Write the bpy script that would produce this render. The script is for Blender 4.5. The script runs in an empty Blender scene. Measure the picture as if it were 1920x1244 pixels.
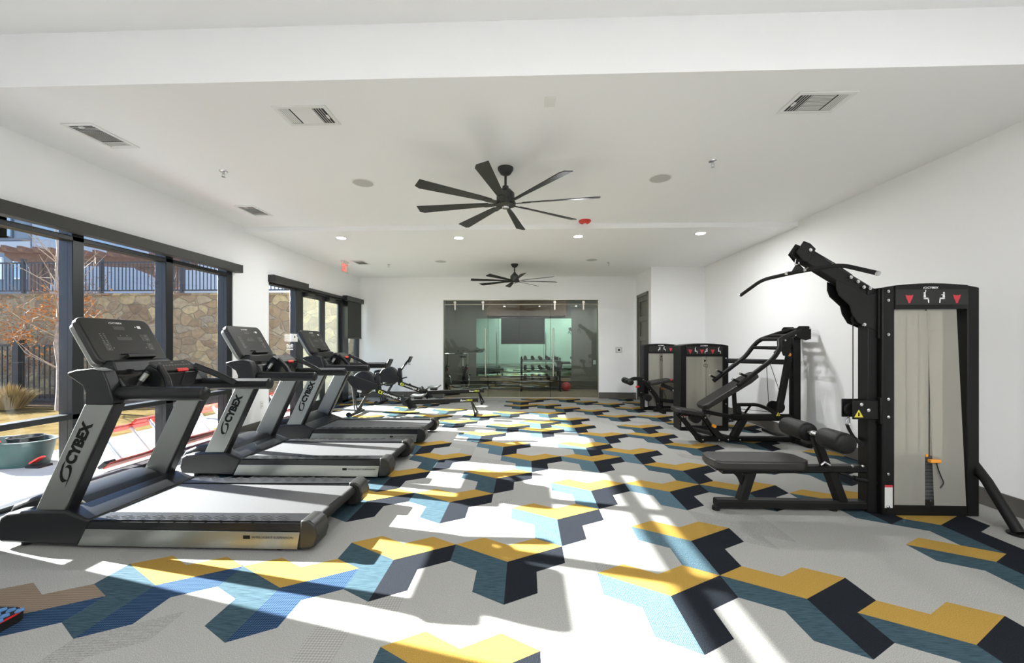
import bpy, bmesh, math, random
from mathutils import Vector, Matrix, Quaternion
random.seed(7)
S = bpy.context.scene
COL = S.collection
PI = math.pi
OFF = {}

# ------------------------------------------------------------------ materials
MATS = {}
def nodes_of(name):
    m = bpy.data.materials.new(name); m.use_nodes = True
    nt = m.node_tree
    for n in list(nt.nodes): nt.nodes.remove(n)
    return m, nt, nt.nodes.new('ShaderNodeOutputMaterial')
def link(nt, a, b): nt.links.new(a, b)
def mat(name, col, rough=.5, metal=0, noise=0, nscale=20, bump=0, bscale=200, spec=.5, emit=None, estr=0, coat=0, aniso=None):
    m, nt, out = nodes_of(name)
    p = nt.nodes.new('ShaderNodeBsdfPrincipled')
    p.inputs['Base Color'].default_value = (*col, 1)
    p.inputs['Roughness'].default_value = rough
    p.inputs['Metallic'].default_value = metal
    p.inputs['Specular IOR Level'].default_value = spec
    if coat: p.inputs['Coat Weight'].default_value = coat; p.inputs['Coat Roughness'].default_value = .15
    if emit: p.inputs['Emission Color'].default_value = (*emit, 1); p.inputs['Emission Strength'].default_value = estr
    tc = nt.nodes.new('ShaderNodeTexCoord')
    if noise:
        n = nt.nodes.new('ShaderNodeTexNoise'); n.inputs['Scale'].default_value = nscale; n.inputs['Detail'].default_value = 4
        link(nt, tc.outputs['Object'], n.inputs['Vector'])
        r = nt.nodes.new('ShaderNodeMapRange'); r.inputs['To Min'].default_value = 1 - noise; r.inputs['To Max'].default_value = 1 + noise
        r.inputs['From Min'].default_value = .3; r.inputs['From Max'].default_value = .7
        link(nt, n.outputs['Fac'], r.inputs['Value'])
        v = nt.nodes.new('ShaderNodeVectorMath'); v.operation = 'SCALE'; v.inputs[0].default_value = col
        link(nt, r.outputs['Result'], v.inputs['Scale']); link(nt, v.outputs['Vector'], p.inputs['Base Color'])
    if bump:
        n2 = nt.nodes.new('ShaderNodeTexNoise'); n2.inputs['Scale'].default_value = bscale; n2.inputs['Detail'].default_value = 3
        link(nt, tc.outputs['Object'], n2.inputs['Vector'])
        b = nt.nodes.new('ShaderNodeBump'); b.inputs['Strength'].default_value = bump; b.inputs['Distance'].default_value = .002
        link(nt, n2.outputs['Fac'], b.inputs['Height']); link(nt, b.outputs['Normal'], p.inputs['Normal'])
    link(nt, p.outputs[0], out.inputs['Surface'])
    MATS[name] = m
    return m
def glass(name, tint, refl=.07, rough=0.0, scatter=None, sc=0, fk=.35):
    m, nt, out = nodes_of(name)
    t = nt.nodes.new('ShaderNodeBsdfTransparent'); t.inputs['Color'].default_value = (*tint, 1)
    g = nt.nodes.new('ShaderNodeBsdfGlossy'); g.inputs['Roughness'].default_value = rough; g.inputs['Color'].default_value = (1, 1, 1, 1)
    base = t
    if scatter:
        d = nt.nodes.new('ShaderNodeBsdfDiffuse'); d.inputs['Color'].default_value = (*scatter, 1)
        tr = nt.nodes.new('ShaderNodeBsdfTranslucent'); tr.inputs['Color'].default_value = (*scatter, 1)
        a = nt.nodes.new('ShaderNodeMixShader'); a.inputs[0].default_value = .5
        link(nt, d.outputs[0], a.inputs[1]); link(nt, tr.outputs[0], a.inputs[2])
        mm = nt.nodes.new('ShaderNodeMixShader'); mm.inputs[0].default_value = sc
        link(nt, t.outputs[0], mm.inputs[1]); link(nt, a.outputs[0], mm.inputs[2]); base = mm
    f = nt.nodes.new('ShaderNodeLayerWeight'); f.inputs['Blend'].default_value = .5
    pw = nt.nodes.new('ShaderNodeMath'); pw.operation = 'POWER'; pw.inputs[1].default_value = 5; link(nt, f.outputs['Facing'], pw.inputs[0])
    ad = nt.nodes.new('ShaderNodeMath'); ad.operation = 'MULTIPLY_ADD'; ad.inputs[1].default_value = fk; ad.inputs[2].default_value = refl
    ad.use_clamp = True
    link(nt, pw.outputs[0], ad.inputs[0])
    mx = nt.nodes.new('ShaderNodeMixShader')
    link(nt, ad.outputs[0], mx.inputs[0]); link(nt, base.outputs[0], mx.inputs[1]); link(nt, g.outputs[0], mx.inputs[2])
    link(nt, mx.outputs[0], out.inputs['Surface'])
    MATS[name] = m
    return m
def carpet(name, col, col2, mode, scale=60):
    m, nt, out = nodes_of(name)
    p = nt.nodes.new('ShaderNodeBsdfPrincipled'); p.inputs['Roughness'].default_value = .95
    p.inputs['Specular IOR Level'].default_value = .04
    tc = nt.nodes.new('ShaderNodeTexCoord')
    mp = nt.nodes.new('ShaderNodeMapping'); link(nt, tc.outputs['Object'], mp.inputs['Vector'])
    if mode == 'streak':
        mp.inputs['Rotation'].default_value = (0, 0, .5236); mp.inputs['Scale'].default_value = (6, 90, 1)
        n = nt.nodes.new('ShaderNodeTexNoise'); n.inputs['Scale'].default_value = 2.2; n.inputs['Detail'].default_value = 3
        h = n.outputs['Fac']
    elif mode == 'weave':
        mp.inputs['Rotation'].default_value = (0, 0, .7854); mp.inputs['Scale'].default_value = (scale,)*3
        n = nt.nodes.new('ShaderNodeTexChecker'); n.inputs['Scale'].default_value = 1.6
        n.inputs['Color1'].default_value = (1, 1, 1, 1); n.inputs['Color2'].default_value = (0, 0, 0, 1)
        h = n.outputs['Fac']
    elif mode == 'dots':
        mp.inputs['Scale'].default_value = (scale,)*3
        n = nt.nodes.new('ShaderNodeTexVoronoi'); n.inputs['Scale'].default_value = 1.5; n.inputs['Randomness'].default_value = .25
        h = n.outputs['Distance']
    else:
        mp.inputs['Scale'].default_value = (scale,)*3
        n = nt.nodes.new('ShaderNodeTexNoise'); n.inputs['Scale'].default_value = 4; n.inputs['Detail'].default_value = 2
        h = n.outputs['Fac']
    link(nt, mp.outputs[0], n.inputs['Vector'])
    fine = nt.nodes.new('ShaderNodeTexNoise'); fine.inputs['Scale'].default_value = 260; fine.inputs['Detail'].default_value = 2
    link(nt, tc.outputs['Object'], fine.inputs['Vector'])
    a = nt.nodes.new('ShaderNodeMath'); a.operation = 'MULTIPLY_ADD'; a.inputs[1].default_value = .7; 
    link(nt, fine.outputs['Fac'], a.inputs[0])
    mr = nt.nodes.new('ShaderNodeMapRange'); mr.inputs['From Min'].default_value = .3 if mode != 'dots' else .1; mr.inputs['From Max'].default_value = .7
    mr.inputs['To Min'].default_value = -.35; mr.inputs['To Max'].default_value = .65
    link(nt, h, mr.inputs['Value']); link(nt, mr.outputs[0], a.inputs[2])
    mx = nt.nodes.new('ShaderNodeMix'); mx.data_type = 'RGBA'
    mx.inputs['A'].default_value = (*col, 1); mx.inputs['B'].default_value = (*col2, 1)
    link(nt, a.outputs[0], mx.inputs['Factor']); link(nt, mx.outputs['Result'], p.inputs['Base Color'])
    b = nt.nodes.new('ShaderNodeBump'); b.inputs['Strength'].default_value = .35; b.inputs['Distance'].default_value = .003
    link(nt, a.outputs[0], b.inputs['Height']); link(nt, b.outputs[0], p.inputs['Normal'])
    link(nt, p.outputs[0], out.inputs['Surface'])
    MATS[name] = m
    return m
def stone(name):
    m, nt, out = nodes_of(name)
    p = nt.nodes.new('ShaderNodeBsdfPrincipled'); p.inputs['Roughness'].default_value = .9
    tc = nt.nodes.new('ShaderNodeTexCoord')
    nz = nt.nodes.new('ShaderNodeTexNoise'); nz.inputs['Scale'].default_value = 2.5; link(nt, tc.outputs['Object'], nz.inputs['Vector'])
    vm = nt.nodes.new('ShaderNodeVectorMath'); vm.operation = 'MULTIPLY_ADD'
    link(nt, nz.outputs['Color'], vm.inputs[0]); vm.inputs[1].default_value = (.28,)*3; link(nt, tc.outputs['Object'], vm.inputs[2])
    mp = nt.nodes.new('ShaderNodeMapping'); mp.inputs['Scale'].default_value = (1, .5, 1.55); link(nt, vm.outputs[0], mp.inputs['Vector'])
    v = nt.nodes.new('ShaderNodeTexVoronoi'); v.inputs['Scale'].default_value = 2.9; link(nt, mp.outputs[0], v.inputs['Vector'])
    e = nt.nodes.new('ShaderNodeTexVoronoi'); e.feature = 'DISTANCE_TO_EDGE'; e.inputs['Scale'].default_value = 2.9; link(nt, mp.outputs[0], e.inputs['Vector'])
    sx = nt.nodes.new('ShaderNodeSeparateColor'); link(nt, v.outputs['Color'], sx.inputs[0])
    cr = nt.nodes.new('ShaderNodeValToRGB')
    els = [(0, (.15, .10, .055)), (.3, (.25, .175, .092)), (.55, (.19, .138, .082)), (.75, (.33, .25, .125)), (1, (.20, .16, .11))]
    while len(cr.color_ramp.elements) < len(els): cr.color_ramp.elements.new(.5)
    for q, (pp, c) in zip(cr.color_ramp.elements, els): q.position = pp; q.color = (*c, 1)
    link(nt, sx.outputs[0], cr.inputs[0])
    n3 = nt.nodes.new('ShaderNodeTexNoise'); n3.inputs['Scale'].default_value = 9; n3.inputs['Detail'].default_value = 6; link(nt, tc.outputs['Object'], n3.inputs['Vector'])
    mu = nt.nodes.new('ShaderNodeMix'); mu.data_type = 'RGBA'; mu.blend_type = 'OVERLAY'; mu.inputs['Factor'].default_value = .7
    link(nt, cr.outputs[0], mu.inputs['A']); link(nt, n3.outputs['Fac'], mu.inputs['B'])
    ed = nt.nodes.new('ShaderNodeMapRange'); ed.inputs['From Min'].default_value = .0; ed.inputs['From Max'].default_value = .05
    link(nt, e.outputs['Distance'], ed.inputs['Value'])
    mm = nt.nodes.new('ShaderNodeMix'); mm.data_type = 'RGBA'; mm.inputs['A'].default_value = (.29, .23, .145, 1)
    link(nt, ed.outputs[0], mm.inputs['Factor']); link(nt, mu.outputs['Result'], mm.inputs['B'])
    link(nt, mm.outputs['Result'], p.inputs['Base Color'])
    b = nt.nodes.new('ShaderNodeBump'); b.inputs['Strength'].default_value = .8; b.inputs['Distance'].default_value = .03
    ad = nt.nodes.new('ShaderNodeMath'); ad.operation = 'MULTIPLY_ADD'; ad.inputs[1].default_value = .3
    link(nt, n3.outputs['Fac'], ad.inputs[0]); link(nt, ed.outputs[0], ad.inputs[2]); link(nt, ad.outputs[0], b.inputs['Height'])
    link(nt, b.outputs[0], p.inputs['Normal']); link(nt, p.outputs[0], out.inputs['Surface'])
    MATS[name] = m
    return m

mat('wall paint', (.88, .883, .885), .7, bump=.05, bscale=300, spec=.3)
mat('ceiling paint', (.90, .903, .905), .75, bump=.05, bscale=260, spec=.3)
mat('baseboard vinyl', (.10, .092, .08), .5)
mat('frame bronze', (.010, .012, .014), .35, spec=.5)
mat('valance', (.030, .030, .026), .5)
mat('shade cloth', (.035, .037, .033), .85)
mat('black steel', (.007, .007, .0068), .45, spec=.25)
mat('black satin', (.009, .009, .009), .45, spec=.25)
mat('black plastic', (.0065, .007, .008), .36, spec=.32, bump=.1, bscale=900)
mat('black rubber', (.006, .006, .006), .7, spec=.3, bump=.15, bscale=500)
mat('console grey', (.016, .016, .0145), .4, spec=.4)
mat('console edge', (.010, .010, .010), .45)
mat('silver paint', (.23, .24, .228), .36, metal=.75, spec=.5)
mat('silver dark', (.045, .045, .045), .6, metal=0, spec=.2)
mat('chrome', (.6, .6, .6), .22, metal=1)
mat('print grey', (.055, .055, .05), .5)
mat('print dim', (.20, .20, .185), .5)
mat('print light', (.72, .72, .70), .5)
mat('logo dark', (.005, .006, .0045), .6, spec=.15)
mat('white print', (.85, .85, .85), .5)
mat('red plastic', (.65, .03, .025), .4)
mat('red print', (.55, .035, .05), .5)
mat('orange plastic', (.85, .33, .03), .4)
mat('yellow print', (.75, .62, .05), .5)
mat('lime print', (.62, .68, .05), .5)
mat('belt', (.075, .075, .077), .5, noise=.12, nscale=250, spec=.6)
mat('vinyl pad', (.018, .0165, .015), .42, spec=.5, bump=.1, bscale=300)
mat('foam pad', (.007, .007, .007), .5, spec=.3)
mat('seat grey', (.17, .18, .18), .6)
mat('fan bronze', (.022, .023, .021), .45, spec=.4)
mat('white plastic', (.80, .80, .78), .4)
mat('vent white', (.80, .80, .79), .45)
mat('vent dark', (.035, .037, .035), .7)
mat('speaker grille', (.52, .52, .505), .7)
mat('brass', (.45, .42, .36), .35, metal=.9)
mat('brushed nickel', (.55, .52, .45), .35, metal=.9)
mat('alarm red', (.62, .04, .03), .35)
mat('lcd', (.10, .11, .09), .2)
mat('door paint', (.12, .117, .092), .5)
mat('door trim paint', (.13, .125, .10), .5)
mat('wood floor', (.42, .32, .24), .4, noise=.15, nscale=6)
mat('studio wall', (.22, .205, .185), .75)
mat('studio soffit', (.27, .17, .13), .75)
mat('tv screen', (.004, .004, .005), .25, spec=.2)
mat('steel plate', (.10, .105, .11), .5, metal=.4)
mat('concrete', (.25, .245, .235), 1, spec=0, noise=.06, nscale=3, bump=.15, bscale=80)
mat('dry grass', (.085, .062, .027), 1, spec=0, noise=.28, nscale=5, bump=.9, bscale=30)
mat('mulch', (.10, .075, .055), 1, spec=0, noise=.4, nscale=20, bump=.8, bscale=40)
mat('fence black', (.018, .019, .018), .45)
mat('pergola wood', (.11, .062, .040), .8, noise=.2, nscale=12)
mat('stucco blue', (.15, .19, .22), .85)
mat('stucco white', (.36, .38, .39), .85)
mat('building trim', (.10, .12, .14), .6)
mat('bark', (.20, .16, .13), .9, noise=.2, nscale=20)
mat('twig', (.24, .18, .12), .85)
mat('autumn leaf', (.25, .105, .035), 1, spec=0, noise=.3, nscale=8)
mat('straw', (.22, .165, .08), 1, spec=0)
mat('ladder red', (.48, .045, .02), .45)
mat('aluminium', (.62, .63, .63), .38, metal=.8)
mat('bucket green', (.011, .036, .034), .5, noise=.15, nscale=15)
mat('stain', (.30, .28, .25), .9)
mat('pad blue', (.06, .16, .34), .6, noise=.3, nscale=60)
mat('cable', (.01, .01, .01), .5)
mat('sticker', (.62, .62, .60), .5)
mat('downlight', (1, 1, 1), .5, emit=(1, .96, .90), estr=25)
mat('exit letters', (.8, .05, .05), .4, emit=(1, .06, .04), estr=.45)
glass('window glass', (.80, .815, .81), .012)
glass('door glass', (.78, .82, .77), .02, scatter=(.75, .78, .68), sc=.025)
glass('exit acrylic', (.9, .95, .93), .03)
glass('partition glass', (.74, .80, .76), .03, fk=.6)
glass('frosted shroud', (.86, .85, .80), .01, rough=.3, scatter=(.80, .785, .73), sc=.42)
glass('pane far', (.30, .42, .50), .3)
mat('mirror', (.62, .78, .72), .02, metal=1)
mat('window reflect', (.25, .36, .45), .15, metal=.6)
mat('window pale', (.25, .33, .37), .3, metal=.2)
stone('field stone')
G1 = carpet('carpet pale grey', (.225, .223, .21), (.385, .382, .365), 'noise')
G2 = carpet('carpet mid grey', (.165, .163, .153), (.36, .358, .343), 'dots', 70)
G3 = carpet('carpet warm grey', (.235, .232, .218), (.34, .337, .32), 'weave', 60)
CY = carpet('carpet mustard', (.265, .165, .036), (.40, .255, .062), 'noise')
CT = carpet('carpet teal', (.022, .044, .058), (.056, .094, .115), 'streak')
CN = carpet('carpet navy', (.0075, .009, .012), (.019, .022, .028), 'noise')
CB = carpet('carpet brown', (.15, .115, .085), (.24, .19, .14), 'weave')
CT2 = carpet('carpet teal dotted', (.024, .052, .070), (.12, .19, .23), 'dots', 75)
CN2 = carpet('carpet indigo', (.008, .019, .048), (.045, .085, .15), 'weave', 75)

# ------------------------------------------------------------------ geometry builder
class MB:
    def __init__(s): s.v = []; s.f = []; s.mi = []; s.m = 0; s.M = None
    def add(s, vs, fs):
        o = len(s.v)
        for p in vs:
            p = Vector(p)
            s.v.append(s.M @ p if s.M else p)
        for f in fs: s.f.append([i + o for i in f]); s.mi.append(s.m)
        return s
    def box(s, x0, x1, y0, y1, z0, z1):
        return s.add([(x, y, z) for x in (x0, x1) for y in (y0, y1) for z in (z0, z1)],
                     [(0, 1, 3, 2), (4, 6, 7, 5), (0, 4, 5, 1), (2, 3, 7, 6), (0, 2, 6, 4), (1, 5, 7, 3)])
    def prism(s, poly, a0, a1, ax='y'):
        n = len(poly)
        if ax == 'y': P = lambda p, a: (p[0], a, p[1])
        elif ax == 'x': P = lambda p, a: (a, p[0], p[1])
        else: P = lambda p, a: (p[0], p[1], a)
        vs = [P(p, a0) for p in poly] + [P(p, a1) for p in poly]
        fs = [tuple(range(n)), tuple(range(2*n-1, n-1, -1))] + [(i, i+n, (i+1) % n+n, (i+1) % n) for i in range(n)]
        return s.add(vs, fs)
    def slab(s, o, u, v, n, poly, t):
        """polygon in the plane (u,v) through o, given thickness t along n"""
        o, u, v, n = map(Vector, (o, u, v, n)); k = len(poly)
        vs = [o + u*a + v*b for a, b in poly] + [o + u*a + v*b + n*t for a, b in poly]
        return s.add(vs, [tuple(range(k)), tuple(range(2*k-1, k-1, -1))] + [(i, i+k, (i+1) % k+k, (i+1) % k) for i in range(k)])
    def sweep(s, pts, prof, closed=False, up=(0, 0, 1)):
        pts = [Vector(p) for p in pts]; n = len(pts); k = len(prof)
        vs = []; 
        up = Vector(up)
        for i, p in enumerate(pts):
            d0 = (p - pts[i-1]).normalized() if i else (pts[1]-p).normalized()
            d1 = (pts[i+1]-p).normalized() if i < n-1 else d0
            t = (d0 + d1).normalized()
            if i == 0:
                side = t.cross(up)
                if side.length < .05: side = t.cross(Vector((0, 1, 0)))
                side.normalize()
            else:
                side = (side - t*side.dot(t)).normalized()
            w = side.cross(t)
            k2 = 1/max(.5, d0.dot(t))
            for a, b in prof: vs.append(p + side*a*(1) + w*b*k2)
        fs = []
        for i in range(n-1):
            for j in range(k): fs.append((i*k+j, i*k+(j+1) % k, (i+1)*k+(j+1) % k, (i+1)*k+j))
        fs.append(tuple(range(k-1, -1, -1))); fs.append(tuple((n-1)*k+j for j in range(k)))
        return s.add(vs, fs)
    def tube(s, pts, r, seg=12, fil=0):
        if fil: pts = fillet(pts, fil)
        return s.sweep(pts, [(r*math.cos(2*PI*j/seg), r*math.sin(2*PI*j/seg)) for j in range(seg)])
    def bar(s, p0, p1, w, h, up=(0, 0, 1)):
        """rectangular tube, w sideways, h in the up direction"""
        return s.sweep([p0, p1], [(-w/2, -h/2), (w/2, -h/2), (w/2, h/2), (-w/2, h/2)], up=up)
    def rbar(s, pts, w, h, fil=0, up=(0, 0, 1)):
        if fil: pts = fillet(pts, fil)
        c = min(w, h)*.22
        pr = [(-w/2+c, -h/2), (w/2-c, -h/2), (w/2, -h/2+c), (w/2, h/2-c), (w/2-c, h/2), (-w/2+c, h/2), (-w/2, h/2-c), (-w/2, -h/2+c)]
        return s.sweep(pts, pr, up=up)
    def cyl(s, p0, p1, r, r1=None, seg=20):
        p0, p1 = Vector(p0), Vector(p1); t = (p1-p0).normalized()
        a = t.cross(Vector((0, 0, 1)))
        if a.length < .05: a = Vector((1, 0, 0))
        a.normalize(); b = t.cross(a); r1 = r if r1 is None else r1
        vs = [p0 + (a*math.cos(2*PI*j/seg)+b*math.sin(2*PI*j/seg))*r for j in range(seg)] + \
             [p1 + (a*math.cos(2*PI*j/seg)+b*math.sin(2*PI*j/seg))*r1 for j in range(seg)]
        return s.add(vs, [tuple(range(seg)), tuple(range(2*seg-1, seg-1, -1))] + [(j, j+seg, (j+1) % seg+seg, (j+1) % seg) for j in range(seg)])
    def lathe(s, prof, c=(0, 0, 0), ax=(0, 0, 1), seg=28):
        ax = Vector(ax).normalized(); a = ax.cross(Vector((0, 0, 1)))
        if a.length < .05: a = Vector((1, 0, 0))
        a.normalize(); b = ax.cross(a); c = Vector(c); k = len(prof); vs = []
        for j in range(seg):
            d = a*math.cos(2*PI*j/seg)+b*math.sin(2*PI*j/seg)
            for r, h in prof: vs.append(c + d*r + ax*h)
        fs = [(j*k+i, j*k+i+1, ((j+1) % seg)*k+i+1, ((j+1) % seg)*k+i) for j in range(seg) for i in range(k-1)]
        return s.add(vs, fs)
    def build(s, name, m, parent=None, bevel=0, seg=2, ang=35, label=None, smooth=True):
        ms = m if isinstance(m, (list, tuple)) else [m]
        me = bpy.data.meshes.new(name)
        if parent is not None:
            r = parent
            while r.parent: r = r.parent
            off = OFF[r.name]
        else:
            xs = [p.x for p in s.v]; ys = [p.y for p in s.v]; zs = [p.z for p in s.v]
            off = Vector(((min(xs)+max(xs))/2, (min(ys)+max(ys))/2, min(zs)))
        me.from_pydata([p-off for p in s.v], [], s.f)
        for q in ms: me.materials.append(MATS[q] if isinstance(q, str) else q)
        me.polygons.foreach_set('material_index', s.mi)
        bm = bmesh.new(); bm.from_mesh(me); bmesh.ops.remove_doubles(bm, verts=bm.verts, dist=1e-5)
        bmesh.ops.recalc_face_normals(bm, faces=bm.faces); bm.to_mesh(me); bm.free()
        if smooth:
            me.shade_smooth(); me.set_sharp_from_angle(angle=math.radians(ang))
        o = bpy.data.objects.new(name, me); COL.objects.link(o)
        if parent is not None: o.parent = parent
        else: o.location = off; OFF[o.name] = off
        if bevel:
            b = o.modifiers.new('bevel', 'BEVEL'); b.width = bevel; b.segments = seg; b.limit_method = 'ANGLE'; b.angle_limit = math.radians(40)
            b.harden_normals = False
        if label: o['label'] = label
        return o
def fillet(pts, r, n=5):
    pts = [Vector(p) for p in pts]; out = [pts[0]]
    for i in range(1, len(pts)-1):
        a, b, c = pts[i-1], pts[i], pts[i+1]
        rr = min(r, (a-b).length*.48, (c-b).length*.48)
        p, q = b+(a-b).normalized()*rr, b+(c-b).normalized()*rr
        for k in range(n+1):
            t = k/n; out.append(p*(1-t)**2+b*2*t*(1-t)+q*t*t)
    out.append(pts[-1]); return out
def rrect(w, h, r, n=5):
    """rounded rectangle centred on 0,0"""
    out = []
    for cx, cy, a0 in ((w/2-r, h/2-r, 0), (-w/2+r, h/2-r, 90), (-w/2+r, -h/2+r, 180), (w/2-r, -h/2+r, 270)):
        for k in range(n+1):
            a = math.radians(a0+90*k/n); out.append((cx+r*math.cos(a), cy+r*math.sin(a)))
    return out
def tag(o, label, cat, group=None, kind=None):
    if label: o['label'] = label
    if cat: o['category'] = cat
    if group: o['group'] = group
    if kind: o['kind'] = kind
    return o
def thing(name, label, cat, loc, group=None):
    o = bpy.data.objects.new(name, None); COL.objects.link(o); o.location = loc; o.empty_display_size = .1
    OFF[o.name] = Vector(loc)
    return tag(o, label, cat, group)
def struct(o, label=None):
    o['kind'] = 'structure'
    if label: o['label'] = label
    return o
def copy_tree(o, parent=None):
    c = o.copy(); COL.objects.link(c); c.parent = parent
    for ch in list(o.children): copy_tree(ch, c)
    return c
def dup(o, loc, label=None, group=None, rz=None):
    c = copy_tree(o); c.location = loc
    if label: c['label'] = label
    if group: c['group'] = group
    if rz is not None: c.rotation_euler.z = rz
    OFF[c.name] = Vector(loc)
    return c
TXT = {}
def text(name, string, length, height, o, u, v, m, parent, shear=0, bold=0, segs=None, label=None):
    """flat lettering: baseline direction u, glyph-up direction v, starting at o"""
    key = (string, shear, bold)
    if key not in TXT:
        cu = bpy.data.curves.new('lettering', 'FONT'); cu.body = string; cu.shear = shear; cu.offset = bold; cu.resolution_u = 3
        ob = bpy.data.objects.new('lettering', cu); COL.objects.link(ob)
        bpy.context.view_layer.update()
        me = bpy.data.meshes.new_from_object(ob.evaluated_get(bpy.context.evaluated_depsgraph_get()))
        vs = [tuple(q.co) for q in me.vertices]; fs = [tuple(q.vertices) for q in me.polygons]
        bpy.data.objects.remove(ob); bpy.data.curves.remove(cu); bpy.data.meshes.remove(me)
        x0 = min(q[0] for q in vs); x1 = max(q[0] for q in vs); y0 = min(q[1] for q in vs); y1 = max(q[1] for q in vs)
        TXT[key] = ([((q[0]-x0)/(x1-x0), (q[1]-y0)/(y1-y0)) for q in vs], fs)
    vs, fs = TXT[key]
    o, u, v = map(Vector, (o, u, v)); u.normalize(); v.normalize()
    b = MB(); b.add([o+u*a*length+v*c*height for a, c in vs], fs)
    me = b.build(name, m, parent, smooth=False, label=label)
    return me
def polys(b, o, u, v, lst):
    o, u, v = map(Vector, (o, u, v))
    for poly in lst: b.add([o+u*a+v*c for a, c in poly], [tuple(range(len(poly)))])
    return b
def swirl():
    """two crescents, one running out into a tail; unit = cap height of the lettering beside it, origin at its first letter"""
    ca, sa = math.cos(math.radians(64.1)), math.sin(math.radians(64.1))
    def q(x, y): x, y = (x-410)/151, -(y-795)/151; return (x*ca+y*sa, -x*sa+y*ca)
    out = []
    for A, B in (([(300, 710), (250, 780), (220, 870), (213, 940), (225, 990), (250, 1015), (290, 1005), (320, 985)],
                  [(300, 710), (272, 790), (255, 850), (250, 900), (258, 950), (275, 968), (295, 978), (320, 985)]),
                 ([(285, 825), (310, 790), (345, 775), (375, 785), (385, 820), (380, 870), (360, 930), (320, 1010), (280, 1095)],
                  [(285, 825), (305, 815), (325, 817), (340, 828), (348, 850), (346, 890), (335, 935), (312, 1005), (280, 1095)])):
        for k in range(len(A)-1):
            pl = [q(*A[k]), q(*A[k+1]), q(*B[k+1]), q(*B[k])]
            if k == 0: pl = pl[:3]
            if k == len(A)-2: pl = [pl[0], pl[1], pl[3]]
            out.append(pl)
    return out

# ------------------------------------------------------------------ dimensions
XL, XR, YF, YB = -4.17, 3.86, 10.05, -3.2
ZC, ZL, ZT = 3.09, 3.02, 3.45       # ceiling, lowered far ceiling, tray over the camera
YT, YS = 2.61, 5.87                 # tray edge, step to the far ceiling
WO = XL-.16                         # outer face of the window wall
XG = -4.22                          # glass plane

# floor: one carpet of rhombic tiles --------------------------------------------------
L = .206378; OX, OY = -.11464, 2.51056
dA = (-math.cos(PI/6), .5); dB = (math.cos(PI/6), .5)
MOTIF = [(0, 0), (-4, 1), (-2, 5), (-6, 3), (-9, 3), (4, 8), (2, 10), (4, 14), (28, 19), (31, 23), (26, 22), (24, 18), (18, 15), (20, 19), (33, 33), (30, 30), (29, 32), (34, 36), (32, 38), (29, 37), (26, 31), (26, 37), (22, 35), (23, 31), (19, 29), (26, 25), (24, 27), (20, 25), (20, 22), (17, 22), (17, 19), (13, 20), (14, 25), (11, 22), (17, 31), (25, 40), (29, 43), (13, 29), (10, 30), (17, 10), (14, 13), (13, 8), (11, 4), (10, 11), (11, 16), (8, 13), (8, 16), (8, 7), (6, 3), (2, 4), (8, 1), (7, 20), (0, 12), (-3, 13), (1, 23), (0, 18), (6, 24), (3, 18), (-6, 12), (-4, -5), (2, -2), (4, -7), (2, -5), (4, -10), (32, 19), (22, 10), (35, 22), (37, 26), (-12, 4), (-8, 9)]
def rh_AB(a, b): return [(a, b, 1), (a, b, 2)]
def rh_AC(a, b): return [(a, b-1, 2), (a-1, b-1, 1)]
def rh_BC(a, b): return [(a-1, b, 1), (a-1, b-1, 2)]
def chev(kind, a, b):
    f, st = {'Y': (rh_AB, ((0, 0), (1, 0), (0, 1))), 'T': (rh_AC, ((0, 0), (1, 0), (-1, -1))), 'N': (rh_BC, ((0, 0), (0, 1), (-1, -1)))}[kind]
    out = []
    for i, j in st: out += f(a+i, b+j)
    return out
tiles = {}
alt = {(-4, 1), (-2, 5), (4, 8), (2, 10), (14, 13), (10, 11), (11, 16), (17, 19), (20, 22), (8, 13), (8, 16), (17, 22), (13, 20), (2, 4)}
for q in MOTIF:
    for kind, mi in (('Y', 3), ('T', 4), ('N', 5)):
        if kind == 'T' and q in alt: mi = 7
        if kind == 'N' and q in ((4, -10), (4, -7), (2, -5)): mi = 8
        if kind == 'Y' and q == (4, -10): mi = 6
        if kind == 'T' and q == (4, -10): mi = 8
        for t in chev(kind, *q): tiles.setdefault(t, mi)
rnd = random.Random(3)
cand = []
for a in range(-40, 60):
    for b in range(-40, 60):
        x = OX+L*(a*dA[0]+b*dB[0]); y = OY+L*(a+b)*.5
        if XL-1 < x < XR+1 and YB-1 < y < YF+1: cand.append((a, b))
# motifs where the photograph shows none clearly (behind the camera, along the window wall)
for q in cand:
    x = OX+L*(q[0]*dA[0]+q[1]*dB[0]); y = OY+L*(q[0]+q[1])*.5
    if (y < .2 or (x < -1.9 and y > 3.9) or (x > 3.4 and y > 5)) and (q[0]-q[1]) % 3 == 1 and rnd.random() < .12:
        cells = [t for kd in 'YTN' for t in chev(kd, *q)]
        if not any(t in tiles for t in cells):
            for kd, mi in (('Y', 3), ('T', 4), ('N', 5)):
                for t in chev(kd, *q): tiles[t] = mi
rnd.shuffle(cand)
for q in cand:
    kd = rnd.choice('YTN'); cells = chev(kd, *q)
    if not any(t in tiles for t in cells):
        mi = rnd.choice((0, 0, 1, 2))
        for t in cells: tiles[t] = mi
fb = MB(); idx = {}
def vid(a, b):
    if (a, b) not in idx:
        idx[(a, b)] = len(fb.v); fb.v.append(Vector((OX+L*(a*dA[0]+b*dB[0]), OY+L*(a+b)*.5, 0)))
    return idx[(a, b)]
for a, b in cand:
    for k in (1, 2):
        tri = (vid(a, b), vid(a+1, b), vid(a+1, b+1)) if k == 1 else (vid(a, b), vid(a+1, b+1), vid(a, b+1))
        fb.f.append(list(tri)); fb.mi.append(tiles.get((a, b, k), 0))
me = bpy.data.meshes.new('floor'); me.from_pydata(fb.v, [], fb.f)
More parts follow.
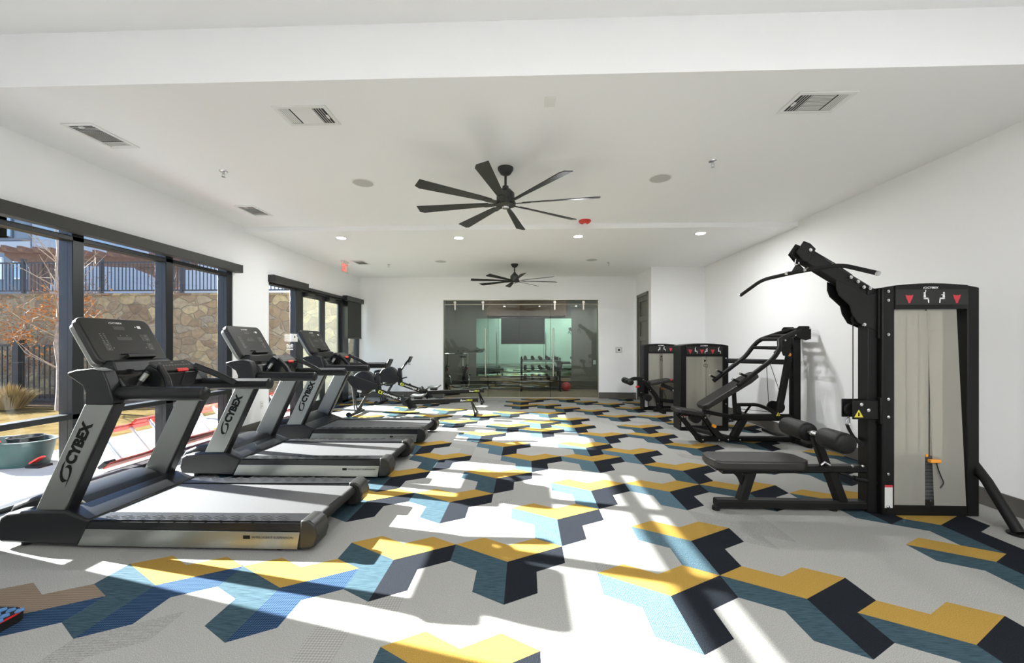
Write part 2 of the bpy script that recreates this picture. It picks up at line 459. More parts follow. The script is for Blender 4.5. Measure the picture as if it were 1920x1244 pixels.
for q in (G1, G2, G3, CY, CT, CN, CB, CT2, CN2): me.materials.append(q)
me.polygons.foreach_set('material_index', fb.mi)
bm = bmesh.new(); bm.from_mesh(me)
for co, no in (((XL-.02, 0, 0), (-1, 0, 0)), ((XR, 0, 0), (1, 0, 0)), ((0, YF, 0), (0, 1, 0)), ((0, YB, 0), (0, -1, 0))):
    bmesh.ops.bisect_plane(bm, geom=bm.verts[:]+bm.edges[:]+bm.faces[:], plane_co=co, plane_no=no, clear_outer=True)
for f in bm.faces:
    if f.normal.z < 0: f.normal_flip()
bm.to_mesh(me); bm.free()
flo = bpy.data.objects.new('floor', me); COL.objects.link(flo)
struct(flo, 'patterned carpet tile floor in grey with mustard, teal and navy chevrons')

# shell ----------------------------------------------------------------------------------
def sbox(name, x0, x1, y0, y1, z0, z1, m, label=None, bevel=0):
    return struct(MB().box(x0, x1, y0, y1, z0, z1).build(name, m, bevel=bevel, smooth=False), label)
W1a, W1b, W1z = 2.66, 5.62, 2.47
W2a, W2b, W2z = 6.42, 10.02, 2.42
w = MB()
for a, b, z in ((YB, W1a, 0), (W1a, W1b, W1z), (W1b, W2a, 0), (W2a, W2b, W2z), (W2b, YF+.15, 0)):
    w.box(WO, XL, a, b, z, 3.6)
struct(w.build('wall_left', 'wall paint', smooth=False), 'off-white wall holding the tall windows')
sbox('wall_right', XR, XR+.15, YB, YF+.15, 0, 3.6, 'wall paint', 'plain off-white wall behind the weight machines')
sbox('wall_back', XL-.16, XR+.15, YB-.15, YB, 0, 3.6, 'wall paint')
OL, OR, OZ = -2.07, 1.80, 2.45      # glass partition opening
w = MB().box(XL, OL, YF, YF+.2, 0, 3.6).box(OL, OR, YF, YF+.2, OZ, 3.6).box(OR, 2.71, YF, YF+.2, 0, 3.6)
struct(w.build('wall_far', 'wall paint', smooth=False), 'end wall around the glass partition')
w = MB().box(2.71, 2.85, 8.84, 9.02, 0, ZL).box(2.71, 2.85, 9.92, YF+.2, 0, ZL).box(2.71, 2.85, 9.02, 9.92, 2.52, ZL).box(2.85, XR, 8.84, 8.98, 0, ZL)
struct(w.build('wall_closet', 'wall paint', smooth=False), 'boxed-out wall with the olive door')
c = MB().box(WO, XR+.15, YT, YS, ZC, ZC+.5)
c.box(WO, XR+.15, YS, YF+.2, ZL, ZC+.5)
c.box(WO, XR+.15, YB-.15, YT, ZT, ZC+.5)
struct(c.build('ceiling', 'ceiling paint', smooth=False), 'white plasterboard ceiling stepping down towards the end wall')
# baseboards
sbox('baseboard_right', XR-.014, XR, YB, 8.84, 0, .145, 'baseboard vinyl')
w = MB().box(XL+.0, OL, YF-.014, YF, 0, .15).box(OR, 2.71, YF-.014, YF, 0, .15)
struct(w.build('baseboard_far', 'baseboard vinyl', smooth=False))
w = MB().box(XL, XL+.014, W1b, W2a, 0, .14).box(XL, XL+.014, YB, W1a-.05, 0, .14)
struct(w.build('baseboard_left', 'baseboard vinyl', smooth=False))
w = MB().box(2.696, 2.71, 8.826, 9.02, 0, .145).box(2.71, XR, 8.826, 8.84, 0, .145)
struct(w.build('baseboard_closet', 'baseboard vinyl', smooth=False))

# window 1: three bays ---------------------------------------------------------------------
def bars(b, lst):
    for q in lst: b.box(*q)
    return b
fx0, fx1 = -4.30, -4.185
wf = thing('window_1', 'black-framed triple window behind the treadmills', None, ((fx0+fx1)/2, (W1a+W1b)/2, 0)); wf['kind'] = 'structure'
fr = MB()
fr.box(fx0, fx1, W1a, W1b, 0, .035); fr.box(fx0, fx1, W1a, W1b, 2.31, 2.355); fr.box(fx0, fx1, W1a, W1b, 2.425, W1z)
fr.box(fx0, fx1, W1a, W1b, .655, .705)
for y0, y1 in ((W1a, W1a+.06), (3.59, 3.69), (4.56, 4.66), (W1b-.1, W1b)): fr.box(fx0-.02, fx1, y0, y1, 0, W1z)
fr.build('window_frame', 'frame bronze', wf, bevel=.004, seg=1)
for y0, y1 in ((W1a+.06, 3.59), (3.69, 4.56), (4.66, W1b-.1)):
    for z0, z1 in ((.035, .655), (.705, 2.31), (2.355, 2.425)):
        MB().box(-4.236, -4.23, y0, y1, z0, z1).build('window_pane', 'window glass', wf, smooth=False)
# window 2: side light, double door, side light
wf = thing('window_2', 'black-framed side light left of the patio doors', None, ((fx0+fx1)/2, 6.9, 0)); wf['kind'] = 'structure'
fr = MB().box(fx0, fx1, W2a, 7.25, 0, .05).box(fx0, fx1, W2a, 7.25, 2.33, W2z).box(fx0, fx1, W2a, W2a+.03, 0, W2z).box(fx0, fx1, 7.22, 7.40, 0, W2z)
fr.build('window_frame', 'frame bronze', wf, bevel=.004, seg=1)
MB().box(-4.236, -4.23, W2a+.03, 7.22, .05, 2.33).build('window_pane', 'window glass', wf, smooth=False)
for n, (y0, y1, hy) in enumerate(((7.44, 8.27, 8.16), (8.28, 9.08, 8.39)), 1):
    d = thing('door_%d' % n, 'black-framed glass patio door, %s leaf' % ('nearer' if n == 1 else 'farther'), None, (-4.25, (y0+y1)/2, .015)); d['kind'] = 'structure'
    fr = MB().box(-4.275, -4.225, y0, y0+.09, .015, 2.33).box(-4.275, -4.225, y1-.09, y1, .015, 2.33).box(-4.275, -4.225, y0+.09, y1-.09, .015, .2).box(-4.275, -4.225, y0+.09, y1-.09, 2.25, 2.33)
    fr.build('door_frame', 'frame bronze', d, bevel=.004, seg=1)
    MB().box(-4.252, -4.246, y0+.09, y1-.09, .2, 2.25).build('door_pane', 'door glass', d, smooth=False)
    b = MB().tube([(-4.225, hy, .9), (-4.165, hy, .9), (-4.165, hy, 1.2), (-4.225, hy, 1.2)], .012, 8, .02)
    b.build('door_handle', 'chrome', d)
    cl = MB().box(-4.22, -4.14, y0+.12, y0+.38, 2.255, 2.325)
    cl.bar((-4.18, y0+.3, 2.335), (-4.13, y0+.62, 2.345), .02, .012).bar((-4.13, y0+.62, 2.345), (-4.20, y0+.86 if n == 1 else y0+.78, 2.352), .02, .012)
    cl.build('door_closer', 'valance', d, bevel=.003, seg=1)
wf = thing('window_3', 'black-framed side light right of the patio doors with a shade', None, ((fx0+fx1)/2, 9.6, 0)); wf['kind'] = 'structure'
fr = MB().box(fx0, fx1, 9.1, W2b, 0, .05).box(fx0, fx1, 9.1, W2b, 2.33, W2z).box(fx0, fx1, 9.1, 9.4, 0, W2z).box(fx0, fx1, W2b-.09, W2b, 0, W2z)
fr.box(fx0, fx1, 7.4, 9.1, 2.335, W2z)
fr.build('window_frame', 'frame bronze', wf, bevel=.004, seg=1)
MB().box(-4.236, -4.23, 9.4, W2b-.09, .05, 2.33).build('window_pane', 'door glass', wf, smooth=False)
# roller shade boxes
def shade(y0, y1, z0, z1, label, drop=None, x1=-4.06):
    t = thing('roller_shade', label, 'window shade', (-4.11, (y0+y1)/2, z0), 'roller shades over the windows')
    MB().box(XL, x1, y0, y1, z0, z1).build('cassette', 'valance', t, bevel=.004)
    for ye in (y0-.004, y1): MB().box(XL+.001, x1+.004, ye, ye+.004, z0-.002, z1+.002).build('end_cap', 'frame bronze', t)
    if drop:
        MB().box(-4.095, -4.091, y0+.1, y1-.06, drop, z0+.02).build('fabric', 'shade cloth', t, smooth=False)
        MB().box(-4.102, -4.084, y0+.1, y1-.06, drop-.03, drop).build('hem_bar', 'valance', t, bevel=.003)
    return t
shade(2.45, 5.66, 2.372, 2.482, 'long dark roller shade cassette above the triple window, fully raised')
shade(6.40, 7.42, 2.362, 2.472, 'short dark roller shade cassette above the side light left of the patio doors')
shade(9.06, 9.98, 2.345, 2.452, 'dark roller shade beside the end wall, pulled halfway down', drop=1.50)
MB().box(XL+.001, -4.12, 7.44, 9.05, 2.365, 2.42).build('trim_1', 'frame bronze', bevel=.003)
struct(bpy.data.objects['trim_1'])

# olive panelled door in the closet wall ---------------------------------------------------------
d = thing('door_3', 'olive panelled door in the boxed-out wall', None, (2.76, 9.47, 0)); d['kind'] = 'structure'
fr = MB().box(2.69, 2.80, 9.02, 9.09, 0, 2.52).box(2.69, 2.80, 9.85, 9.92, 0, 2.52).box(2.69, 2.80, 9.02, 9.92, 2.45, 2.52)
fr.build('door_casing', 'door trim paint', d, bevel=.003)
b = MB().box(2.745, 2.785, 9.09, 9.85, .01, 2.45)
for z in (.01, .5, .96, 1.42, 1.88, 2.34): b.box(2.72, 2.745, 9.20, 9.74, z, z+.11)
b.box(2.72, 2.745, 9.09, 9.20, .01, 2.45).box(2.72, 2.745, 9.74, 9.85, .01, 2.45)
b.build('door_panel', 'door paint', d, bevel=.003)
MB().cyl((2.72, 9.16, 1.0), (2.68, 9.16, 1.0), .03).bar((2.675, 9.16, 1.0), (2.675, 9.27, 1.0), .018, .018).build('door_handle', 'brushed nickel', d)

# ------------------------------------------------------------------ studio behind the glass
sbox('floor_studio', -3.2, 3.2, YF, 12.15, -.02, .001, 'wood floor', 'pale wood floor beyond the glass')
sbox('wall_studio_back', -3.2, 3.2, 12.05, 12.2, 0, 2.9, 'studio wall')
sbox('wall_studio_left', -3.3, -3.2, YF+.2, 12.2, 0, 2.9, 'studio wall')
sbox('wall_studio_right', 3.2, 3.3, YF+.2, 12.2, 0, 2.9, 'studio wall')
sbox('ceiling_studio', -3.3, 3.3, YF+.2, 12.2, 2.75, 2.9, 'ceiling paint')
sbox('trim_2', -1.15, 1.15, 11.7, 12.05, 2.16, 2.75, 'studio soffit', 'reddish brown bulkhead over the mirror in the studio')
w = MB().box(-3.2, 3.2, 12.03, 12.05, 0, .24)
struct(w.build('baseboard_studio', 'baseboard vinyl', smooth=False))
t = tag(MB().box(-1.48, 1.35, 12.03, 12.048, .40, 2.10).build('wall_mirror', 'mirror', smooth=False), 'large green-tinted wall mirror on the back wall of the glass-fronted studio', 'mirror')
tv = thing('television', 'large black flat television mounted in front of the studio mirror', 'television', (-.09, 11.95, 1.33))
MB().box(-.73, .56, 11.93, 11.98, 1.34, 2.10).build('casing', 'black plastic', tv, bevel=.006)
MB().box(-.72, .55, 11.925, 11.931, 1.35, 2.09).build('screen', 'tv screen', tv, smooth=False)
MB().box(-.3, .12, 11.98, 12.0295, 1.6, 1.85).build('wall_bracket', 'black steel', tv)
tag(MB().box(-1.35, 1.30, 11.80, 12.028, .26, .33).build('ledge', 'wood floor', bevel=.004), 'pale wooden ledge running below the studio mirror', 'ledge')
tag(MB().prism(rrect(.075, .12, .006), 12.02, 12.029, 'y').build('wall_outlet', 'white plastic'), 'white socket plate on the studio wall right of the mirror', 'outlet')
bpy.data.objects['wall_outlet'].location = (2.03, 12.023, .74)
# spin bikes in the studio
def spin_bike(loc, rz, label):
    t = thing('spin_bike', label, 'exercise bike', (0, 0, 0), 'exercise bikes behind the glass')
    b = MB().bar((-.25, 0, .03), (-.25, 0, .031), .5, .05)
    b = MB().box(-.52, -.46, -.26, .26, 0, .06).box(.46, .52, -.26, .26, 0, .06).bar((-.49, 0, .05), (.49, 0, .05), .06, .05)
    b.rbar([(-.42, 0, .06), (.02, 0, .55), (.36, 0, .78)], .06, .08).rbar([(.45, 0, .06), (.0, 0, .38), (-.2, 0, .68)], .06, .08)
    b.build('frame', 'black steel', t)
    MB().lathe([(.0, -.02), (.2, -.02), (.23, -.012), (.23, .012), (.2, .02), (0, .02)], (.33, 0, .32), (0, 1, 0)).build('flywheel', 'chrome', t)
    MB().bar((-.2, 0, .6), (-.24, 0, .95), .04, .05).build('seat_post', 'brushed nickel', t)
    MB().prism([(-.38, .95), (-.36, 1.0), (-.2, 1.0), (-.06, .985), (-.06, .96), (-.2, .95)], -.07, .07).build('saddle', 'black rubber', t, bevel=.02)
    MB().bar((.34, 0, .7), (.38, 0, 1.08), .04, .05).build('handlebar_post', 'brushed nickel', t)
    MB().tube([(.62, -.16, 1.2), (.58, -.18, 1.1), (.34, -.2, 1.08), (.36, 0, 1.08), (.34, .2, 1.08), (.58, .18, 1.1), (.62, .16, 1.2)], .017, 8, .04).build('handlebar', 'chrome', t)
    MB().cyl((.05, -.03, .33), (.05, .03, .33), .1).bar((.05, -.07, .33), (.13, -.07, .2), .02, .03).bar((.05, .07, .33), (-.03, .07, .46), .02, .03).build('crank', 'black satin', t)
    MB().box(.08, .18, -.17, -.08, .185, .21).build('pedal', 'black satin', t)
    MB().box(-.08, .02, .08, .17, .445, .47).build('pedal', 'black satin', t)
    MB().cyl((.2, .04, .62), (.2, .04, .68), .02).build('resistance_knob', 'red plastic', t)
    t.location = loc; t.rotation_euler.z = rz; OFF[t.name] = Vector(loc)
    return t
sb = spin_bike((-2.25, 10.95, 0), -1.0, 'leftmost silver and black spin bike just behind the glass partition')
dup(sb, (-1.75, 11.5, 0), 'silver and black spin bike behind the glass, nearer the mirror', rz=-1.2)
# dumbbell rack standing in for the mirror's reflection of one behind the camera
t = thing('dumbbell_rack', 'low black dumbbell rack under the television, standing in for a reflection', 'weight rack', (.35, 11.55, 0))
for x in (-.15, .95): MB().box(x, x+.05, 11.4, 11.75, 0, .04).bar((x+.025, 11.7, .03), (x+.025, 11.62, .95), .05, .06).build('side_frame', 'black steel', t)
for z, y in ((.3, 11.56), (.58, 11.55), (.86, 11.54)):
    MB().bar((-.15, y, z), (1.0, y, z), .2, .02).build('shelf', 'black satin', t)
db = None
k = 0
for z, y, nm in ((.32, 11.56, 'bottom'), (.60, 11.55, 'middle'), (.88, 11.54, 'top')):
    for i in range(5):
        if db is None:
            db = thing('dumbbell', '', 'dumbbell', (0, 0, 0), 'dumbbells on the stand-in rack')
            for s in (-1, 1): MB().cyl((0, s*.13, .05), (0, s*.05, .05), .05, seg=8).build('head', 'black rubber', db)
            MB().cyl((0, -.06, .05), (0, .06, .05), .016, seg=8).build('handle', 'chrome', db)
            o = db
        else: o = copy_tree(db)
        o.location = (-.02+.22*i, y, z); o['label'] = 'black hexagonal dumbbell on the %s shelf of the stand-in rack' % nm
        o['group'] = 'dumbbells on the %s shelf' % nm
ball = MB().lathe([(0, -.13)]+[(.13*math.cos(math.radians(a)), .13*math.sin(math.radians(a))) for a in range(-80, 81, 10)]+[(0, .13)], (1.15, 11.6, .13)).build('medicine_ball', 'red print')  # solid ball standing in for one reflected in the mirror
tag(ball, 'dull red medicine ball beside the stand-in rack, standing in for a reflection', 'ball')

# glass partition ---------------------------------------------------------------------------
gp = thing('window_4', 'sliding glass partition in the end wall', None, (-.13, YF+.09, 0)); gp['kind'] = 'structure'
MB().box(OL, OL+.012, YF+.0, YF+.2, 0, OZ).box(OR-.012, OR, YF+.0, YF+.2, 0, OZ).box(OL, OR, YF, YF+.2, OZ-.012, OZ).box(OL, OR, YF+.05, YF+.13, 0, .012).build('window_frame', 'brushed nickel', gp, smooth=False)
xs = [OL+.012, -1.05, -.72, .36, .66, OR-.012]
for x0, x1, y in ((OL+.013, -.94, .075), (-.96, -.17, .10), (-.165, .62, .10), (.60, OR-.013, .075)):
    MB().box(x0, x1, YF+y, YF+y+.01, .013, OZ-.013).build('window_pane', 'partition glass', gp, smooth=False)
MB().tube([(OL+.02, YF+.045, 2.335), (OR-.02, YF+.045, 2.335)], .014, 10).build('sliding_rail', 'brushed nickel', gp)
for x in (-1.776, -1.07, .72, 1.43):
    MB().box(x-.017, x+.017, YF+.03, YF+.072, 2.20, 2.42).cyl((x, YF+.02, 2.385), (x, YF+.045, 2.385), .035, seg=14).build('hanger', 'brushed nickel', gp)
for x in (-1.005, .682):
    b = MB().tube([(x, YF+.02, .54), (x, YF+.02, 1.74)], .016, 10)
    for z in (.66, 1.62): b.cyl((x, YF+.02, z), (x, YF+.075, z), .01, seg=8)
    b.build('pull_handle', 'brushed nickel', gp)

# thermostat, outlets, exit sign
t = thing('thermostat', 'small white thermostat with a grey display on the end wall right of the glass', 'thermostat', (2.29, YF-.01, 1.13))
MB().box(2.21, 2.37, YF-.008, YF, 1.13, 1.27).build('backplate', 'speaker grille', t, bevel=.004)
MB().box(2.235, 2.345, YF-.03, YF-.008, 1.15, 1.25).build('casing', 'white plastic', t, bevel=.006)
MB().box(2.265, 2.315, YF-.032, YF-.03, 1.17, 1.225).build('display', 'lcd', t, smooth=False)
t = thing('wall_outlet', 'white socket plate low on the wall between the triple window and the patio doors', 'outlet', (XL, 6.25, .33))
MB().box(XL, XL+.006, 6.21, 6.285, .33, .45).build('plate', 'white plastic', t, bevel=.002)
MB().box(XL+.006, XL+.008, 6.23, 6.265, .36, .38).box(XL+.006, XL+.008, 6.23, 6.265, .40, .42).build('socket', 'speaker grille', t)
t = thing('exit_sign', 'clear acrylic ceiling sign with red EXIT letters', 'exit sign', (-3.66, 8.05, 2.79))
MB().box(-3.69, -3.63, 7.92, 8.18, ZL-.03, ZL).build('housing', 'white plastic', t, bevel=.004)
MB().box(-3.664, -3.656, 7.89, 8.21, 2.79, ZL-.03).build('panel', 'exit acrylic', t, smooth=False)
text('lettering', 'EXIT', .25, .155, (-3.6545, 7.925, 2.81), (0, 1, 0), (0, 0, 1), 'exit letters', t, bold=.015)
# access card box and hours lettering on the side light
t = thing('card_reader', 'small white and black access reader on the frame left of the patio doors', 'card reader', (-4.17, 7.3, 1.38))
MB().box(-4.183, -4.145, 7.03, 7.21, 1.39, 1.53).build('casing', 'white plastic', t, bevel=.004)
MB().box(-4.1445, -4.143, 7.09, 7.13, 1.46, 1.49).build('display', 'lcd', t, smooth=False)
t = thing('window_lettering', 'white lettering reading One90 on the side light glass left of the patio doors', 'lettering', (-4.225, 7.1, 1.12))
for s_, y0, y1, z0, z1 in (('One90', 7.00, 7.2, 1.28, 1.35), ):
    text('title', s_, y1-y0, z1-z0, (-4.2255, y0, z0), (0, 1, 0), (0, 0, 1), 'white print', t, bold=.01)
MB().box(-4.2265, -4.2255, 7.0, 7.2, 1.245, 1.262).build('underline', 'white print', t, smooth=False)

# ------------------------------------------------------------------ ceiling fixtures
def vent(loc, sx, sy, label, dark, rz=0, z=ZC):
    t = thing('ceiling_vent', label, 'air vent', (0, 0, 0), 'air vents in the ceiling')
    b = MB().box(-sx/2, sx/2, -sy/2, -sy/2+.03, -.008, 0).box(-sx/2, sx/2, sy/2-.03, sy/2, -.008, 0).box(-sx/2, -sx/2+.03, -sy/2+.03, sy/2-.03, -.008, 0).box(sx/2-.03, sx/2, -sy/2+.03, sy/2-.03, -.008, 0)
    n = 3
    b.build('frame', 'vent white', t, bevel=.002, seg=1)
    MB().box(-sx/2+.02, sx/2-.02, -sy/2+.02, sy/2-.02, -.002, -.0005).build('backing', 'vent dark', t, smooth=False)
    x0 = -sx/2+.03; w_ = sx-.06
    segs = [(x0, x0+w_*.24), (x0+w_*.26, x0+w_*.74), (x0+w_*.76, x0+w_)]
    for i, (a, c) in enumerate(segs):
        lb = MB(); y = -sy/2+.035
        tilt = 55 if i not in dark else -35
        if i == 1:
            while y < sy/2-.035:
                if i in dark: lb.add([(a, y, -.001), (c, y, -.001), (c, y, -.006), (a, y, -.006)], [(0, 1, 2, 3)]).add([(a, y, -.006), (c, y, -.006), (c, y+.003, -.006), (a, y+.003, -.006)], [(0, 1, 2, 3)])
                else: lb.add([(a, y, -.003), (c, y, -.003), (c, y+.0168, -.0055), (a, y+.0168, -.0055)], [(0, 1, 2, 3)])
                y += .0165
        else:
            x = a
            while x < c-.008:
                k_ = (-1 if i not in dark else 1)
                if i not in dark: lb.add([(x, -sy/2+.035, -.003), (x, sy/2-.035, -.003), (x+.0158, sy/2-.035, -.0055), (x+.0158, -sy/2+.035, -.0055)], [(0, 1, 2, 3)]); x += .0155
                else: lb.add([(x+.001, -sy/2+.035, -.001), (x+.001, sy/2-.035, -.001), (x, sy/2-.035, -.006), (x, -sy/2+.035, -.006)], [(0, 1, 2, 3)]); lb.add([(x, -sy/2+.035, -.006), (x, sy/2-.035, -.006), (x+.005, sy/2-.035, -.006), (x+.005, -sy/2+.035, -.006)], [(0, 1, 2, 3)]); x += .019
        lb.build('louvre_bank', 'vent white', t, smooth=False)
    MB().box(sx/2-.05, sx/2-.035, -.02, .02, -.016, -.008).build('damper_lever', 'vent white', t)
    t.location = (loc[0], loc[1], z-.0005); t.rotation_euler.z = rz; OFF[t.name] = t.location.copy()
    return t
v1 = vent((-1.655, 3.01), .40, .26, 'white ceiling vent between the long window and the near ceiling fan', (2,))
c = copy_tree(v1); c.location = (2.08, 2.97, ZC-.0005); c.rotation_euler.z = PI; c['label'] = 'white ceiling vent right of the near fan, above the lat machine'
v2 = vent((-3.53, 3.25), .40, .26, 'white ceiling vent nearest the triple window, closest to the camera', (1, 2), rz=-PI/2)
c = copy_tree(v2); c.location = (-3.54, 5.15, ZC-.0005); c['label'] = 'white ceiling vent beside the window wall just before the ceiling step'
c = copy_tree(v2); c.location = (-3.38, 8.17, ZL-.0005); c['label'] = 'white ceiling vent right of the exit sign over the rowers'
def sprinkler(x, y, z, label):
    t = thing('sprinkler', label, 'sprinkler', (x, y, z-.07), 'chrome fire sprinklers in the ceiling')
    MB().lathe([(0, 0), (.038, 0), (.036, -.008), (.018, -.014), (0, -.014)], (x, y, z)).build('escutcheon', 'chrome', t)
    MB().cyl((x, y, z-.012), (x, y, z-.032), .009, seg=10).tube([(x-.012, y, z-.03), (x-.014, y, z-.045), (x, y, z-.058)], .003, 6).tube([(x+.012, y, z-.03), (x+.014, y, z-.045), (x, y, z-.058)], .003, 6).build('frame', 'chrome', t)
    MB().cyl((x, y, z-.058), (x, y, z-.061), .017, seg=12).build('deflector', 'chrome', t)
    return t
s0 = sprinkler(-3.03, 3.95, ZC, 'chrome sprinkler left of the near ceiling fan')
dup(s0, (1.77, 3.89, ZC-.07), 'chrome sprinkler right of the near ceiling fan')
dup(s0, (-2.88, 8.4, ZL-.07), 'chrome sprinkler in the far ceiling between exit sign and far fan')
dup(s0, (1.70, 8.35, ZL-.07), 'chrome sprinkler in the far ceiling right of the far fan')
def speaker(x, y, z, label):
    t = thing('ceiling_speaker', label, 'speaker', (x, y, z-.006), 'round speakers in the ceiling')
    MB().lathe([(.105, 0), (.118, 0), (.118, -.005), (.105, -.005)], (x, y, z)).build('rim', 'white plastic', t)
    MB().cyl((x, y, z-.001), (x, y, z-.0045), .106, seg=32).build('grille', 'speaker grille', t)
    return t
s0 = speaker(-1.75, 4.29, ZC, 'round grey speaker left of the near ceiling fan')
dup(s0, (1.405, 4.28, ZC-.006), 'round grey speaker right of the near ceiling fan')
dup(s0, (-1.72, 8.12, ZL-.006), 'round speaker left of the far ceiling fan')
dup(s0, (1.31, 8.07, ZL-.006), 'round speaker right of the far ceiling fan')
t = thing('fire_alarm', 'red dome fire alarm on the ceiling right of the near fan', 'fire alarm', (.83, 5.72, ZC-.05))
MB().lathe([(0, 0), (.085, 0), (.088, -.012), (.07, -.034), (.045, -.044), (0, -.046)], (.83, 5.72, ZC)).build('housing', 'alarm red', t)
MB().lathe([(0, -.044), (.025, -.044), (.02, -.055), (0, -.057)], (.83, 5.72, ZC)).build('strobe_lens', 'white plastic', t)
tag(MB().box(.135, .21, 2.84, 2.955, ZC-.006, ZC-.0005).build('junction_cover', 'white plastic', bevel=.002), 'small white blank cover plate on the ceiling near the front step', 'cover plate')
LIGHTS = [(-2.9, 6.26), (-1.055, 6.32), (.81, 6.29), (2.63, 6.18)]
dl = None
names = ['leftmost, near the window wall', 'second from the window wall', 'third from the window wall', 'rightmost, nearest the right wall']
def downlight(x, y, z, label, group, watt):
    t = thing('recessed_light', label, 'ceiling light', (x, y, z-.006), group)
    MB().lathe([(.066, 0), (.09, 0), (.088, -.005), (.068, -.005)], (x, y, z)).build('trim_ring', 'white plastic', t)
    MB().cyl((x, y, z-.001), (x, y, z-.004), .067, seg=24).build('lens', 'downlight', t)
    la = bpy.data.lights.new('recessed_lamp', 'AREA'); la.shape = 'DISK'; la.size = .13; la.energy = watt; la.color = (.97, .985, 1)
    lo = bpy.data.objects.new('recessed_lamp', la); COL.objects.link(lo); lo.parent = t; lo.location = (0, 0, -.004)
    return t
WF, WN = 13, 7.8
for (x, y), n, w_ in zip(LIGHTS, names, (3, 14, 14, 7)):
    downlight(x, y, ZL, 'recessed downlight past the ceiling step, '+n, 'recessed lights past the ceiling step', w_)
# unseen fill downlights added in the tray to brighten the room
for x in (-1.2, .8, 2.8):
    for y in (-2.4, -1.4, -.4):
        downlight(x, y, ZT, 'added fill downlight in the tray behind the camera', 'added fill lights in the front tray', WN)
downlight(-1.6, 10.8, 2.75, 'added fill downlight in the studio ceiling, left', 'added studio fill lights', 5)  # pair of lamps added to light the studio, none in view there
downlight(1.6, 10.8, 2.75, 'added fill downlight in the studio ceiling, right', 'added studio fill lights', 5)

def fan(x, y, zc, label, ang):
    t = thing('ceiling_fan', label, 'ceiling fan', (x, y, zc-.42), 'dark eight-blade ceiling fans')
    MB().lathe([(0, 0), (.078, 0), (.076, -.02), (.05, -.06), (.02, -.075), (0, -.075)], (x, y, zc)).build('canopy', 'fan bronze', t)
    MB().cyl((x, y, zc-.07), (x, y, zc-.20), .0125, seg=12).build('downrod', 'fan bronze', t)
    h = zc-.18
    MB().lathe([(0, 0), (.03, 0), (.032, -.02), (.05, -.03), (.088, -.07), (.09, -.155), (.10, -.16), (.10, -.19), (.06, -.205), (0, -.205)], (x, y, h)).build('motor_housing', 'fan bronze', t)
    MB().lathe([(0, 0), (.035, 0), (.03, -.015), (0, -.018)], (x, y, h-.205)).build('hub_cap', 'chrome', t)
    zb = h-.175
    for k in range(8):
        a = math.radians(ang+45*k); u = Vector((math.cos(a), math.sin(a), 0)); v = Vector((-math.sin(a), math.cos(a), 0))
        tl = math.radians(14); n_ = Vector((0, 0, 1)); vv = v*math.cos(tl)+n_*math.sin(tl); nn = n_*math.cos(tl)-v*math.sin(tl)
        pl = [(.17, -.026), (.3, -.034), (.87, -.062), (.915, -.04), (.91, .062), (.3, .040), (.17, .030)]
        bl = MB().slab((x, y, zb), u, vv, nn, pl, .007).build('blade', 'fan bronze', t, bevel=.002, seg=1)
        MB().slab((x, y, zb-.004), u, vv, nn, [(.07, -.02), (.2, -.03), (.25, -.018), (.25, .018), (.2, .03), (.07, .02)], .005).build('blade_iron', 'fan bronze', bl)
    return t
fan(-.20, 3.98, ZC, 'dark eight-blade ceiling fan nearest the camera', 36)
fan(-.235, 8.45, ZL, 'dark eight-blade ceiling fan beyond the ceiling step', 12)

